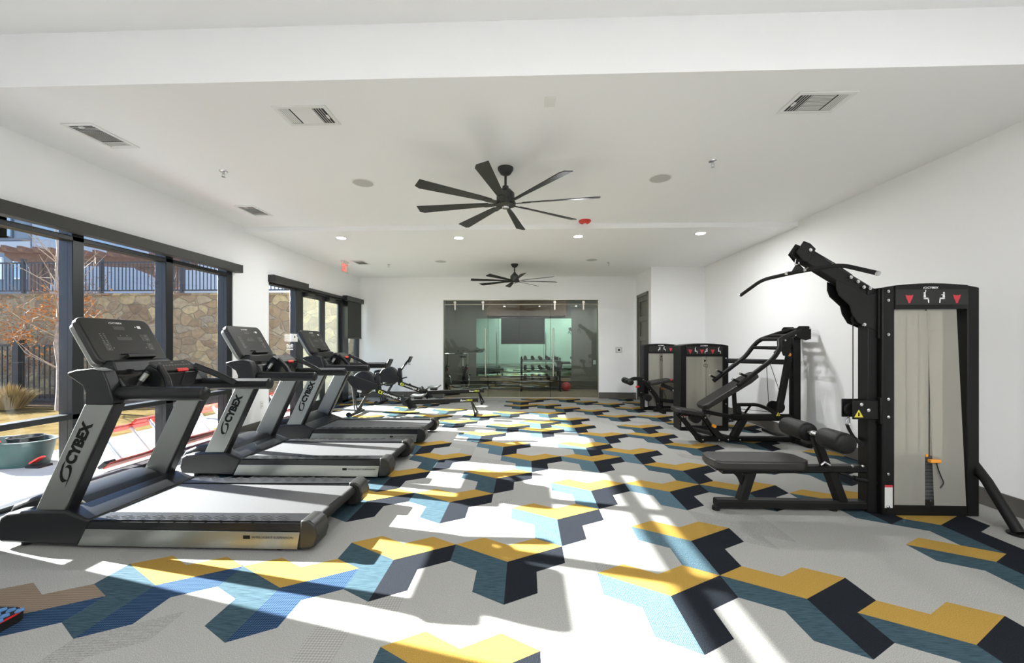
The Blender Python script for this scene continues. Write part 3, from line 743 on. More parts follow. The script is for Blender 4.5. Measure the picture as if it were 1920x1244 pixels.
# ------------------------------------------------------------------ treadmills
def treadmill():
    yc = 3.0
    t = thing('treadmill', '', 'treadmill', (-2.42, yc, 0), 'treadmills in a row along the windows')
    # motor cover
    b = MB().prism([(-3.50, .035), (-3.52, .10), (-3.50, .20), (-3.45, .228), (-3.28, .250), (-3.04, .252), (-2.875, .192), (-2.95, .02)], yc-.435, yc+.435)
    b.build('motor_cover', 'black plastic', t, bevel=.018, seg=3)
    b = MB().prism([(-3.60, .06), (-3.62, .14), (-3.56, .235), (-3.40, .30), (-3.24, .315), (-3.10, .285), (-2.96, .190), (-3.0, .05)], yc-.325, yc+.325)
    b.build('motor_hood', 'black plastic', t, bevel=.03, seg=3)
    for s in (-1, 1):
        y = lambda a: yc+s*a
        ya, yb_ = sorted((y(.43), y(.285)))
        c_ = .012; za = .190+.009
        g = MB().prism([(-2.94, .035), (-2.875, .190), (-1.44, .203), (-1.44, .035)], ya+c_, yb_-c_).prism([(-2.94, .035), (-2.88, .180), (-1.44, .193), (-1.44, .035)], ya, yb_)
        g.m = 1
        for k in range(12):
            x = -2.78+.105*k
            for dx in (0, .022): g.slab((x+dx, y(.385), .2025+.013*(x+2.6)/1.2), (1, 0, 0), (0, 1, 0), (0, 0, 1), [(-.022, -.012-.02*(dx > 0)), (-.016, -.014-.02*(dx > 0)), (.026, .02-.02*(dx > 0)), (.020, .022-.02*(dx > 0))], .0035)
        g.build('side_rail', ['black plastic', 'console grey'], t)
        b = MB().prism([(-2.90, .134), (-1.462, .136), (-1.478, .026), (-2.955, .026)], *sorted((y(.43), y(.437))))
        sp_ = b.build('side_panel', 'silver paint', t, bevel=.002, label='brushed silver side panel')
        if s == -1:
            text('lettering', 'INTELLIGENT SUSPENSION', .27, .014, (-1.775, y(.4385), .094), (1, 0, 0), (0, 0, 1), 'logo dark', sp_)
            MB().prism([(-1.835, .090), (-1.79, .090), (-1.79, .112), (-1.835, .112)], y(.4375), y(.4385)).build('badge', 'logo dark', sp_, smooth=False)
        e = MB().prism([(-1.47, .030), (-1.455, .215), (-1.40, .212), (-1.362, .185), (-1.345, .115), (-1.365, .045), (-1.40, .030)], *sorted((y(.440), y(.275))))
        e.build('end_cap', 'console grey', t, bevel=.012, seg=3)
        # upright with lettering
        ua, ub = sorted((y(.415), y(.335)))
        u = MB().prism([(-3.278, .235), (-3.075, .235), (-2.738, .955), (-2.930, .955)], ua, ub).build('upright', 'silver paint', t, bevel=.006, label='silver slanted upright')
        MB().prism([(-3.074, .235), (-3.055, .235), (-2.722, .955), (-2.738, .955)], ua+.004, ub-.004).build('upright_edge', 'black plastic', t, bevel=.003)
        if s == -1:
            ux, uz = .4366, .8997
            ou = Vector((-3.003, ua-.0012, .543)); dd = Vector((ux, 0, uz)); pp = Vector((-uz, 0, ux))
            text('lettering', 'CYBEX', .315, .076, ou, dd, pp, 'logo dark', u, shear=-.12, bold=.06)
            polys(MB(), ou, dd*.075, pp*.075, swirl()).build('emblem', 'logo dark', u, smooth=False)
        # head bracket
        MB().prism([(-2.930, .95), (-2.925, 1.03), (-2.945, 1.08), (-3.045, 1.145), (-3.050, 1.165), (-2.99, 1.183), (-2.87, 1.195), (-2.80, 1.175), (-2.765, 1.09), (-2.735, .985), (-2.738, .95)], ua-.004, ub+.004).build('head_bracket', 'black plastic', t, bevel=.012, seg=3)
        MB().cyl((-2.79, y(.345), 1.02), (-2.165, y(.345), 1.02), .0465, seg=24).cyl((-2.165, y(.345), 1.02), (-2.155, y(.345), 1.02), .0465, .038, seg=24).build('handrail', 'black plastic', t, ang=50)
        MB().rbar([(-2.66, y(.15), 1.185), (-2.52, y(.24), 1.10), (-2.44, y(.31), 1.03)], .035, .045, fil=.05).build('control_arm', 'black plastic', t)
        MB().cyl((-2.70, y(.20), 1.16), (-2.745, y(.245), 1.05), .016, seg=12).build('sensor_grip', 'black plastic', t)
        MB().cyl((-2.705, y(.205), 1.145), (-2.727, y(.227), 1.095), .0185, seg=12).build('sensor_plate', 'silver paint', t)
        for q in ((-2.79, .93), (-2.90, .90)): MB().cyl((q[0]-.02, y(.335), q[1]), (q[0]-.02, y(.329), q[1]), .009, seg=8).build('bolt', 'chrome', t)
    # belt, rollers, deck
    MB().prism([(-3.0, .165), (-3.0, .184), (-1.44, .186), (-1.415, .178), (-1.40, .15), (-1.415, .12), (-1.44, .112), (-3.0, .112)], yc-.283, yc+.283).build('running_belt', 'belt', t)
    MB().cyl((-1.428, yc-.284, .148), (-1.428, yc+.284, .148), .036, seg=20).build('rear_roller', 'black rubber', t)
    MB().box(-2.95, -1.50, yc-.28, yc+.28, .05, .11).build('deck', 'black plastic', t)
    for x in (-3.38, -1.62):
        for s in (-1, 1): MB().cyl((x, yc+s*.37, 0), (x, yc+s*.37, .04), .03, seg=12).build('levelling_foot', 'black rubber', t)
    # crossbar and tray
    b = MB().prism([(-3.02, 1.165), (-2.98, 1.06), (-2.80, 1.01), (-2.72, 1.05), (-2.78, 1.14)], yc-.335, yc+.335)
    b.build('crossbar', 'black plastic', t, bevel=.02, seg=3)
    for s in (-1, 1):
        MB().lathe([(.075, .0), (.088, .0), (.080, -.03), (.066, -.03)], (-2.90, yc+s*.225, 1.172), (0, 0, 1), 24).cyl((-2.90, yc+s*.225, 1.142), (-2.90, yc+s*.225, 1.14), .07).build('cup_holder', 'console edge', t)
    # console
    v = Vector((-.509, 0, .861)); n = Vector((.861, 0, .509)); u = Vector((0, 1, 0)); c0 = Vector((-3.075, yc, 1.385))
    MB().slab(c0-n*.045, u, v, n, rrect(.545, .385, .055, 6), .045).build('console', 'console edge', t, bevel=.008, seg=2)
    MB().slab(c0-n*.085-v*.01, u, v, n, rrect(.53, .37, .05, 6), .042).build('console_shell', 'silver paint', t, bevel=.012, seg=2, label='silver back of the console')
    F = c0+n*.0024
    pr = MB().slab(c0+n*.0002, u, v, n, rrect(.515, .355, .045, 6), .002)
    def rect(b, a, c, w_, h_, e=0): b.slab(F+u*a+v*c+n*e, u, v, n, [(-w_/2, -h_/2), (w_/2, -h_/2), (w_/2, h_/2), (-w_/2, h_/2)], .0006)
    pr.m = 1
    rect(pr, .0, .105, .085, .03); rect(pr, 0, .012, .115, .028); rect(pr, .145, .022, .022, .062)
    for q in (-.155, .175): rect(pr, q, -.06, .045, .065)
    rect(pr, .18, .022, .042, .062)
    pr.m = 2
    for i in range(6):
        for q in (-.165, -.14): rect(pr, q, .05-.014*i, .012, .005)
    for q in (-.155, .175):
        for z in (-.042, -.078): pr.slab(F+n*.0008+u*q+v*z, u, v, n, [(-.007, -.004), (.007, -.004), (0, .006)], .0005)
    for z in (.038, .006): pr.slab(F+n*.0008+u*.18+v*z, u, v, n, [(-.007, -.004), (.007, -.004), (0, .006)], .0005)
    for a, c in ((-.02, .04), (.03, .04), (-.12, -.07), (.135, -.07)): rect(pr, a, c, .006, .008)
    pr.m = 3
    rect(pr, .165, .118, .028, .024); rect(pr, .135, .118, .008, .01)
    scr = pr.build('display_face', ['console grey', 'print grey', 'print dim', 'print light'], t, smooth=False)
    text('lettering', 'CYBEX', .075, .014, F+v*.142-u*.03, u, v, 'print light', scr, shear=.12, bold=.03)
    polys(MB(), F+v*.142-u*.033, u*.014, v*.014, swirl()).build('emblem', 'print light', scr, smooth=False)
    MB().slab(F-v*.125+u*.0, u, v, n, [(-.10, -.004), (.16, -.004), (.16, .004), (-.10, .004)], .012).slab(F-v*.155+u*.02, u, v, n, [(-.10, -.014), (.12, -.014), (.12, .014), (-.10, .014)], .035).build('tablet_ledge', 'console edge', t, bevel=.003)
    MB().prism([(-3.03, 1.16), (-2.99, 1.24), (-2.93, 1.235), (-2.90, 1.15)], yc-.23, yc+.23).build('console_neck', 'black plastic', t, bevel=.01)
    # lower control panel
    vv = Vector((-.86, 0, .50)).normalized(); nn = Vector((.50, 0, .86)).normalized(); c1 = Vector((-2.685, yc, 1.185))
    MB().prism([(-2.745, 1.21), (-2.62, 1.140), (-2.66, 1.03), (-2.75, .985), (-2.86, 1.08)], yc-.155, yc+.155).build('panel_body', 'black plastic', t, bevel=.012, seg=2)
    b = MB().slab(c1, u, vv, nn, rrect(.33, .125, .015), .012); b.m = 1
    for k in range(11): b.slab(c1+nn*.0122+u*(-.125+.025*k)+vv*.0, u, vv, nn, [(-.006, -.006), (.006, -.006), (.006, .006), (-.006, .006)], .0006)
    for k in range(3): b.slab(c1+nn*.0122+u*(-.1+.1*k)+vv*.035, u, vv, nn, [(-.008, -.006), (.008, -.006), (.008, .006), (-.008, .006)], .0006)
    b.build('control_panel', ['console grey', 'print dim'], t, smooth=False)
    MB().slab(c1+nn*.002-vv*.062, u, vv, nn, [(-.045, -.018), (.045, -.018), (.055, .012), (-.04, .012)], .014).build('stop_key', 'red plastic', t, bevel=.003, label='red stop key')
    MB().tube([(-2.62, yc+.02, 1.14), (-2.645, yc+.02, 1.05), (-2.65, yc+.03, .99)], .003, 6).build('stop_cord', 'cable', t)
    return t
tm = treadmill()
tm['label'] = 'black and silver treadmill nearest the camera, first of the row by the windows'
dup(tm, (-2.42, 4.42, 0), 'black and silver treadmill in the middle of the row of three')
dup(tm, (-2.42, 5.83, 0), 'black and silver treadmill farthest from the camera, beside the rowing machines')

# ------------------------------------------------------------------ rowing machines
def rower():
    y = 7.62
    t = thing('rowing_machine', '', 'rowing machine', (-2.1, y, 0), 'rowing machines under the patio doors')
    c = Vector((-3.08, y, .615))
    MB().lathe([(0, -.07), (.20, -.07), (.222, -.055), (.226, 0), (.222, .055), (.20, .07), (0, .07)], c, (0, 1, 0), 36).build('fan_housing', 'black plastic', t, ang=50)
    MB().lathe([(0, -.078), (.05, -.076), (.055, -.07)], c+Vector((0, 0, 0)), (0, 1, 0), 20).build('fan_hub', 'console grey', t)
    MB().prism([(-3.39, .74), (-3.31, .76), (-2.80, .60), (-2.79, .50), (-3.05, .45), (-3.26, .50), (-3.40, .66)], y-.082, y+.082).build('frame_cover', 'black plastic', t, bevel=.015, seg=2)
    b = MB().slab((-3.14, y-.0735, .45), (1, 0, -.2), (.2, 0, 1), (0, -1, 0), [(-.05, -.02), (.03, -.02), (.03, .02), (-.05, .02)], .001).build('sticker', 'sticker', t, smooth=False)
    MB().prism([(-2.86, .80), (-2.79, .80), (-2.77, .48), (-2.86, .45)], y-.05, y+.05).build('chain_housing', 'black plastic', t, bevel=.01)
    o0 = Vector((-2.83, y, .455)); o1 = Vector((-2.28, y, .265)); d_ = (o1-o0).normalized(); w_ = Vector((-d_.z, 0, d_.x))
    bm_ = MB().rbar([o0-d_*.02, o1+d_*.12], .06, .098, up=w_).build('boom', 'black satin', t)
    text('lettering', 'concept 2', .36, .062, o0+d_*.13-w_*.030+Vector((0, -.032, 0)), d_, w_, 'white print', bm_, bold=.012)
    b = MB(); q = o0+d_*.03+w_*.0+Vector((0, -.0318, 0))
    polys(b, q, d_, w_, [[(0, -.02), (.02, -.033), (.04, -.028), (.03, -.012), (.02, -.012), (.015, 0), (.02, .012), (.03, .012), (.04, .028), (.02, .033), (0, .02)], [(.04, -.03), (.055, -.03), (.09, .03), (.075, .03)], [(.04, .03), (.055, .03), (.09, -.03), (.075, -.03)]])
    b.build('emblem', 'lime print', bm_, smooth=False)
    MB().prism([(-2.62, .425), (-2.60, .455), (-2.57, .43), (-2.585, .40)], y-.03, y+.03).build('handle_hook', 'black plastic', t, bevel=.004)
    # slide rail
    r = MB().rbar([(-2.28, y, .235), (-.915, y, .295)], .055, .078).build('slide_rail', 'black satin', t)
    MB().rbar([(-2.25, y, .278), (-.93, y, .337)], .03, .006).build('rail_strip', 'chrome', r)
    dd = Vector((1.365, 0, .06)).normalized(); ww = Vector((-dd.z, 0, dd.x))
    ol = Vector((-1.235, y-.0285, .262))
    text('lettering', 'Row', .11, .036, ol, dd, ww, 'white print', r, shear=.2, bold=.02)
    text('lettering', 'ERG', .115, .036, ol+dd*.115, dd, ww, 'lime print', r, shear=.2, bold=.02)
    MB().rbar([(-.925, y, .295), (-.905, y, .296)], .066, .09).build('rail_end_cap', 'black rubber', t)
    # seat
    MB().prism([(-2.17, .372), (-2.15, .395), (-2.05, .382), (-1.95, .392), (-1.905, .415), (-1.90, .395), (-1.95, .355), (-2.15, .352)], y-.13, y+.13).build('seat', 'seat grey', t, bevel=.012, seg=3)
    MB().box(-2.12, -1.97, y-.05, y+.05, .30, .355).build('seat_carriage', 'black plastic', t, bevel=.006)
    # foot stretchers
    for s in (-1, 1):
        MB().slab((-2.28, y+s*.10, .26), (.60, 0, -.80), (0, 1, 0), (.80, 0, .60), [(-.13, -.055), (.17, -.05), (.19, 0), (.17, .05), (-.13, .055)], .02).build('footboard', 'black plastic', t, bevel=.006)
        MB().tube([(-2.26, y+s*.10-.06, .29), (-2.19, y+s*.10-.03, .34), (-2.19, y+s*.10+.03, .34), (-2.26, y+s*.10+.06, .29)], .010, 6, .03).build('foot_strap', 'shade cloth', t)
    MB().prism([(-2.36, .33), (-2.22, .32), (-2.06, .14), (-2.14, .12), (-2.34, .19)], y-.04, y+.04).build('foot_bracket', 'black plastic', t, bevel=.008)
    # monitor arm
    MB().rbar([(-2.83, y, .70), (-2.76, y, .80), (-2.64, y, .97)], .03, .035, fil=.05).build('monitor_arm', 'black satin', t)
    m = MB().slab((-2.61, y, 1.0), (0, 1, 0), (.42, 0, .9), (.9, 0, -.42), rrect(.19, .15, .02), .035).build('monitor', 'black plastic', t, bevel=.006)
    MB().tube([(-2.72, y-.03, .86), (-2.64, y-.06, .90), (-2.56, y-.07, .89)], .008, 6, .03).build('phone_cradle', 'black satin', t)
    MB().tube([(-2.80, y-.05, .56), (-2.74, y-.24, .57), (-2.80, y, .56), (-2.74, y+.24, .57)][:2]+[(-2.74, y+.24, .57)], .013, 8).build('pull_handle', 'black rubber', t)
    # legs
    for s in (-1, 1):
        MB().rbar([(-3.33, y+s*.02, .70), (-3.24, y+s*.06, .05)], .022, .03).build('front_leg', 'silver dark', t)
        MB().rbar([(-2.98, y+s*.03, .46), (-3.21, y+s*.06, .06)], .022, .03).build('front_brace', 'silver dark', t)
    MB().rbar([(-3.22, y-.30, .035), (-3.22, y+.30, .035)], .05, .045).build('front_foot', 'black satin', t)
    for s in (-1, 1): MB().cyl((-3.27, y+s*.25, .042), (-3.27, y+s*.29, .042), .042, seg=14).build('transport_wheel', 'black rubber', t)
    for s in (-1, 1): MB().rbar([(-1.03, y+s*.02, .26), (-.94, y+s*.16, .04)], .022, .03).build('rear_leg', 'black satin', t)
    MB().rbar([(-.94, y-.19, .03), (-.94, y+.19, .03)], .045, .04).cyl((-.94, y-.17, 0), (-.94, y-.17, .02), .025).cyl((-.94, y+.17, 0), (-.94, y+.17, .02), .025).build('rear_foot', 'black satin', t)
    return t
rw = rower(); rw['label'] = 'black rowing machine nearer the treadmills, front one of the pair'
dup(rw, (-2.14, 9.1, 0), 'black rowing machine nearer the end wall, behind the other rower')

# ------------------------------------------------------------------ weight towers
def seated(b, o, u, v, s, up=False):
    """small pictogram of an exercising figure"""
    P = lambda l: polys(b, o, Vector(u)*s, Vector(v)*s, l)
    P([[(-.02+.1*math.cos(a*PI/4), .62+.1*math.sin(a*PI/4)) for a in range(8)], [(-.1, .5), (.1, .5), (.12, .05), (-.12, .05)], [(-.1, .15), (.42, .12), (.42, -.02), (-.1, -.02)], [(.3, .1), (.42, .1), (.46, -.42), (.34, -.42)]])
    P([[(-.02, .48), (.06, .42), (.26 if not up else .16, .38 if not up else .95), (.22 if not up else .08, .46 if not up else .95)]])
def tower(t, x0, x1, yf, dep, h, header, icons, tilt=False, zdoor=.08):
    cw = .095
    for a, b_ in ((x0, x0+cw), (x1-cw*.95, x1)):
        pl = [(a, .0), (b_, .0), (b_, h-.012), (a, h-.03 if a == x0 else h-.012)] if a == x0 else [(a, 0), (b_, 0), (b_, h-.03), (a, h-.012)]
        MB().prism(pl, yf, yf+dep).build('tower_column', 'black steel', t, bevel=.008, seg=2)
    xa, xb = x0+cw, x1-cw*.95; w_ = xb-xa
    arc = [(xa+w_*k/12, h-.012+.016*math.sin(PI*k/12)) for k in range(13)]
    hd = MB().prism([(xa, h-header), (xb, h-header)]+arc[::-1], yf-.004, yf+dep).build('tower_header', 'black steel', t, bevel=.003, seg=1)
    MB().box(xa+.005, xb-.005, yf-.006, yf-.004, h-header+.035, h-.045).build('placard', 'console edge', hd, smooth=False)
    text('lettering', 'CYBEX', .085, .016, ((xa+xb)/2-.035, yf-.0072, h-.040), (1, 0, 0), (0, 0, 1), 'white print', hd, shear=.12, bold=.03)
    polys(MB(), ((xa+xb)/2-.038, yf-.0072, h-.040), (.016, 0, 0), (0, 0, .016), swirl()).build('emblem', 'white print', hd, smooth=False)
    zc = h-header/2-.02
    for fx, kd in icons:
        o = (xa+w_*fx, yf-.0072, zc)
        b, r = MB(), MB()
        if kd == 'm': polys(r, o, (.06, 0, 0), (0, 0, .06), [[(-.5, .55), (-.15, .45), (0, .5), (.15, .45), (.5, .55), (.38, .1), (.2, -.25), (.1, -.6), (0, -.5), (-.1, -.6), (-.2, -.25), (-.38, .1)]])
        elif kd == 's': seated(b, o, (1, 0, 0), (0, 0, 1), .075, True)
        elif kd == 'r': seated(b, o, (-1, 0, 0), (0, 0, 1), .075)
        if len(b.v): b.build('figure_pictogram', 'white print', hd, smooth=False)
        if len(r.v): r.build('muscle_diagram', 'red print', hd, smooth=False)
    MB().box(xa, xb, yf+.004, yf+dep-.004, 0, zdoor).build('tower_base', 'black steel', t, bevel=.004)
    ym = yf+dep/2; xm = (xa+xb)/2; zt = h-header
    # weights
    b = MB()
    for k in range(12): b.box(xm-.14, xm+.14, ym-.045, ym+.045, zdoor+.03+.028*k, zdoor+.055+.028*k)
    b.build('weight_stack', 'steel plate', t, bevel=.002, seg=1)
    for s in (-1, 1): MB().cyl((xm+s*.09, ym, zdoor), (xm+s*.09, ym, zt), .011, seg=10).build('guide_rod', 'chrome', t)
    MB().tube([(xm, ym, zdoor+.36), (xm, ym, zt)], .003, 6).build('cable', 'cable', t)
    # translucent guards
    MB().box(xa, xb, yf+dep-.012, yf+dep-.009, zdoor, zt).build('rear_guard', 'frosted shroud', t, smooth=False)
    gap = .035
    gl = MB().prism([(xa, zdoor+.0), (xm-gap, zdoor), (xm-gap+.0, zt), (xa, zt)], yf+.012, yf+.015)
    gl.build('front_guard', 'frosted shroud', t, smooth=False, label='milky translucent guard')
    k = .075 if tilt else 0
    MB().prism([(xm+gap-(0 if not tilt else .0), zdoor), (xb-(.0), zdoor), (xb-k, zt), (xm+gap-k*.75, zt)], yf+.010, yf+.013).build('front_guard', 'frosted shroud', t, smooth=False, label='milky translucent guard')
    MB().box(xm-.02, xm+.0, yf+.02, yf+.03, zdoor+.38, zdoor+.40).box(xm-.01, xm+.07, yf-.01, yf+.02, zdoor+.34, zdoor+.365).build('weight_pin', 'orange plastic', t, bevel=.003)
    MB().tube([(xm+.04, yf, zdoor+.34), (xm+.06, yf-.004, zdoor+.26), (xm+.10, yf, zdoor+.18), (xm+.07, yf, zdoor+.14)], .004, 6, .03).build('pin_cord', 'cable', t)
    MB().slab((x0+cw*.5, yf-.001, .15), (1, 0, 0), (0, 0, 1), (0, -1, 0), [(-.03, -.09), (.03, -.09), (.03, .08), (-.03, .08)], .0008).build('warning_label', 'sticker', t, smooth=False)
    MB().slab((x0+cw*.5, yf-.0012, .235), (1, 0, 0), (0, 0, 1), (0, -1, 0), [(-.03, -.012), (.03, -.012), (.03, .006), (-.03, .006)], .0008).build('warning_strip', 'red print', t, smooth=False)
    return xm, ym
def bolts(t, pts, r=.014, d=.01, nm='bolt', dirn=-1):
    for x, y, z in pts:
        MB().cyl((x, y, z), (x, y+dirn*d, z), r, seg=8).cyl((x, y+dirn*d, z), (x, y+dirn*(d+.006), z), r*.6, seg=6).build(nm, 'chrome', t)
def warn(t, x, y, z, s=.035, parent=None):
    f = MB().slab((x, y, z), (1, 0, 0), (0, 0, 1), (0, -1, 0), [(-s, -s*.8), (s, -s*.8), (0, s*.95)], .001).build('warning_triangle', 'yellow print', t, smooth=False)
    MB().slab((x, y-.0012, z-.003), (1, 0, 0), (0, 0, 1), (0, -1, 0), [(-s*.2, -s*.45), (s*.2, -s*.45), (s*.12, s*.4), (-s*.12, s*.4)], .0006).build('warning_mark', 'logo dark', f, smooth=False)

# lat pulldown and low row, nearest machine on the right -------------------------------------------
yc = 3.38
t = thing('lat_pulldown_machine', 'tall black lat pulldown and low row machine with milky panels, nearest on the right', 'weight machine', (2.6, yc, 0))
tower(t, 2.815, 3.555, 3.29, .20, 1.83, .20, [(.05, 'q'), (.19, 'm'), (.40, 's'), (.66, 'r'), (.84, 'm')], tilt=True)
MB().box(2.735, 2.812, yc-.05, yc+.05, 0, 1.80).build('rear_post', 'black steel', t, bevel=.008)
# brace to the floor at the right
MB().tube([(3.56, 3.37, .44), (3.535, 3.22, .30), (3.50, 2.99, .01)], .034, 14).build('floor_brace', 'black steel', t)
MB().cyl((3.50, 2.985, 0), (3.50, 2.985, .012), .065, seg=20).build('brace_foot', 'black steel', t)
MB().box(3.558, 3.572, 3.31, 3.42, .28, .50).build('brace_plate', 'black steel', t, bevel=.003)
# high arm
MB().rbar([(2.24, yc, 2.09), (2.80, yc, 1.735)], .075, .125).build('high_arm', 'black steel', t)
for s in (-1, 1):
    y0 = yc+s*.045; pr_ = lambda pl, th=.01: MB().prism(pl, *sorted((y0, y0+s*th)))
    pr_([(2.175, 2.095), (2.235, 2.185), (2.285, 2.165), (2.33, 2.12), (2.275, 2.015), (2.235, 2.02)]).build('pulley_plate', 'black steel', t, bevel=.004)
    pr_([(2.49, 1.87), (2.49, 1.80), (2.51, 1.745), (2.595, 1.665), (2.61, 1.60), (2.655, 1.525), (2.80, 1.46), (2.81, 1.64), (2.80, 1.76), (2.73, 1.75), (2.60, 1.82)]).build('gusset_plate', 'black satin', t, bevel=.004)
for x, z, r in ((2.22, 2.10, .062), (2.70, 1.56, .06)):
    MB().lathe([(.0, -.014), (r-.012, -.014), (r-.012, -.008), (r-.02, 0), (r-.012, .008), (r-.012, .014), (0, .014)], (x, yc, z), (0, 1, 0), 24).build('pulley', 'black rubber', t)
MB().box(2.80, 2.815, yc-.075, yc+.055, 1.40, 1.80).build('mounting_plate', 'black steel', t, bevel=.004)
MB().tube([(2.27, yc-.02, 2.148), (2.52, yc-.02, 1.995), (2.64, yc-.02, 1.91)], .004, 6).tube([(2.66, yc, 1.52), (2.66, yc, .90)], .004, 6).tube([(2.745, yc, 1.50), (2.745, yc, .90)], .004, 6).build('cable', 'cable', t)
bolts(t, [(2.28, yc-.055, 2.11), (2.60, yc-.05, 1.89), (2.655, yc-.05, 1.855), (2.70, yc-.05, 1.81), (2.745, yc-.055, 1.80), (2.70, yc-.055, 1.51)])
bolts(t, [(2.855, 3.29, z) for z in (1.77, 1.70, 1.43, .92, .78, .33, .07)], r=.012)
# low pulley
MB().box(2.60, 2.80, yc-.075, yc-.065, .755, .905).box(2.60, 2.80, yc+.035, yc+.045, .755, .905).box(2.76, 2.80, yc-.07, yc+.04, .755, .905).build('low_pulley_housing', 'black steel', t, bevel=.006)
MB().lathe([(0, -.014), (.05, -.014), (.045, 0), (.05, .014), (0, .014)], (2.645, yc, .82), (0, 1, 0), 24).build('pulley', 'black rubber', t)
MB().box(2.80, 2.815, yc-.09, yc+.06, .72, .93).build('mounting_plate', 'black steel', t, bevel=.003)
bolts(t, [(2.66, yc-.075, .875), (2.715, yc-.075, .83)]); warn(t, 2.645, yc-.076, .80)
# bench
def padmesh(pl, z0, z1): return MB().prism(pl, z0, z1, 'z')
pl = [(1.50, 3.26), (1.56, 3.22), (2.17, 3.22), (2.25, 3.30), (2.25, 3.46), (2.17, 3.54), (1.56, 3.54), (1.50, 3.50), (1.475, 3.38)]
padmesh(pl, .365, .432).build('seat_pad', 'vinyl pad', t, bevel=.014, seg=3)
padmesh([(1.52+.0, 3.28), (2.2, 3.28), (2.2, 3.48), (1.52, 3.48)], .345, .365).build('seat_board', 'black plastic', t)
MB().rbar([(1.60, yc, .325), (2.74, yc, .345)], .09, .055).build('upper_rail', 'black steel', t)
MB().rbar([(1.56, yc, .05), (2.74, yc, .05)], .09, .07).build('lower_rail', 'black steel', t)
MB().cyl((1.555, yc-.02, 0), (1.555, yc-.02, .03), .03).cyl((2.5, yc, 0), (2.5, yc, .03), .03).build('levelling_foot', 'black rubber', t)
MB().rbar([(1.765, yc, .07), (1.845, yc, .32)], .075, .08, up=(1, 0, 0)).build('leg', 'black steel', t)
MB().rbar([(1.70, yc, .325), (1.755, yc, .28), (1.79, yc, .19)], .012, .05, fil=.06, up=(1, 0, 0)).build('gusset_plate', 'black steel', t)
MB().rbar([(2.565, yc, .07), (2.475, yc, .32)], .075, .085, up=(1, 0, 0)).build('leg', 'black steel', t)
MB().rbar([(2.44, yc, .37), (2.36, yc, .60)], .06, .07, up=(1, 0, 0)).build('roller_post', 'black steel', t)
MB().cyl((2.355, yc-.31, .62), (2.355, yc+.36, .62), .016, seg=12).cyl((2.355, yc-.0, .62), (2.355, yc+.05, .62), .028, seg=12).build('roller_rod', 'chrome', t)
for a, b_ in ((-.34, -.10), (.06, .36)):
    MB().lathe([(0, 0), (.055, 0), (.074, .01), (.078, .03), (.078, b_-a-.03), (.074, b_-a-.01), (.055, b_-a), (0, b_-a)], (2.355, yc+a, .62), (0, 1, 0), 28).build('roller_pad', 'foam pad', t, ang=60)
MB().cyl((2.53, yc-.03, .315), (2.66, yc-.03, .27), .011, seg=10).cyl((2.64, yc-.03, .275), (2.82, yc-.03, .235), .02, seg=12).build('gas_spring', 'black satin', t)
bolts(t, [(2.62, yc-.04, .375), (2.70, yc-.04, .375)], r=.01)
MB().tube([(2.37, yc-.05, .38), (2.40, yc-.05, .405), (2.44, yc-.05, .38)], .008, 8).build('adjuster_pin', 'chrome', t)
# pulldown bar hanging from the cable
b0 = Vector((2.215, yc, 1.945)); du = Vector((.22, -.975, 0)).normalized()
pb = thing('pulldown_bar', 'long bent black pulldown bar hanging by a chrome clip from the machine arm', 'exercise bar', (2.215, yc, 1.90))
MB().tube([b0+du*-.61+Vector((0, 0, -.115)), b0+du*-.36+Vector((0, 0, -.01)), b0, b0+du*.36+Vector((0, 0, -.01)), b0+du*.61+Vector((0, 0, -.115))], .0155, 14, .08).build('grip', 'black rubber', pb)
for s in (-1, 1):
    e = b0+du*s*.61+Vector((0, 0, -.115)); e2 = e+(du*s*.25+Vector((0, 0, -.105))).normalized()*.012
    MB().cyl(e, e2, .0165, seg=14).build('end_cap', 'chrome', pb)
    MB().cyl(b0+du*s*.075, b0+du*s*.10, .017, seg=14).build('collar', 'chrome', pb)
MB().slab(b0+Vector((0, 0, .005)), du, (0, 0, 1), (1, 0, .1), [(-.06, 0), (.06, 0), (.015, .055), (-.015, .055)], .01).build('hanger_plate', 'black steel', pb, bevel=.002)
def clip(b, top, bot, w_=.018, r=.0045):
    top, bot = Vector(top), Vector(bot); s_ = Vector((w_, 0, 0))
    return b.tube([top, top+s_*.5+(bot-top)*.15, bot+s_+(top-bot)*.2, bot, bot-s_+(top-bot)*.2, top-s_*.5+(bot-top)*.15, top], r, 8, .01)
clip(MB(), b0+Vector((0, 0, .115)), b0+Vector((0, 0, .05))).build('carabiner', 'chrome', pb)
MB().cyl(b0+Vector((0, 0, .105)), b0+Vector((0, 0, .15)), .014, seg=12).build('cable_stop', 'black rubber', pb)
hh = thing('row_handle', 'black V-shaped row handle clipped below the low pulley box', 'handle', (2.62, yc, .56))
clip(MB(), (2.625, yc, .765), (2.618, yc, .69), .016).build('carabiner', 'chrome', hh)
MB().rbar([(2.612, yc, .70), (2.635, yc, .645), (2.675, yc, .585)], .012, .03, fil=.03, up=(0, 1, 0)).build('bracket', 'black steel', hh)
MB().cyl((2.63, yc-.12, .572), (2.72, yc+.06, .572), .017, seg=14).build('grip', 'black rubber', hh)

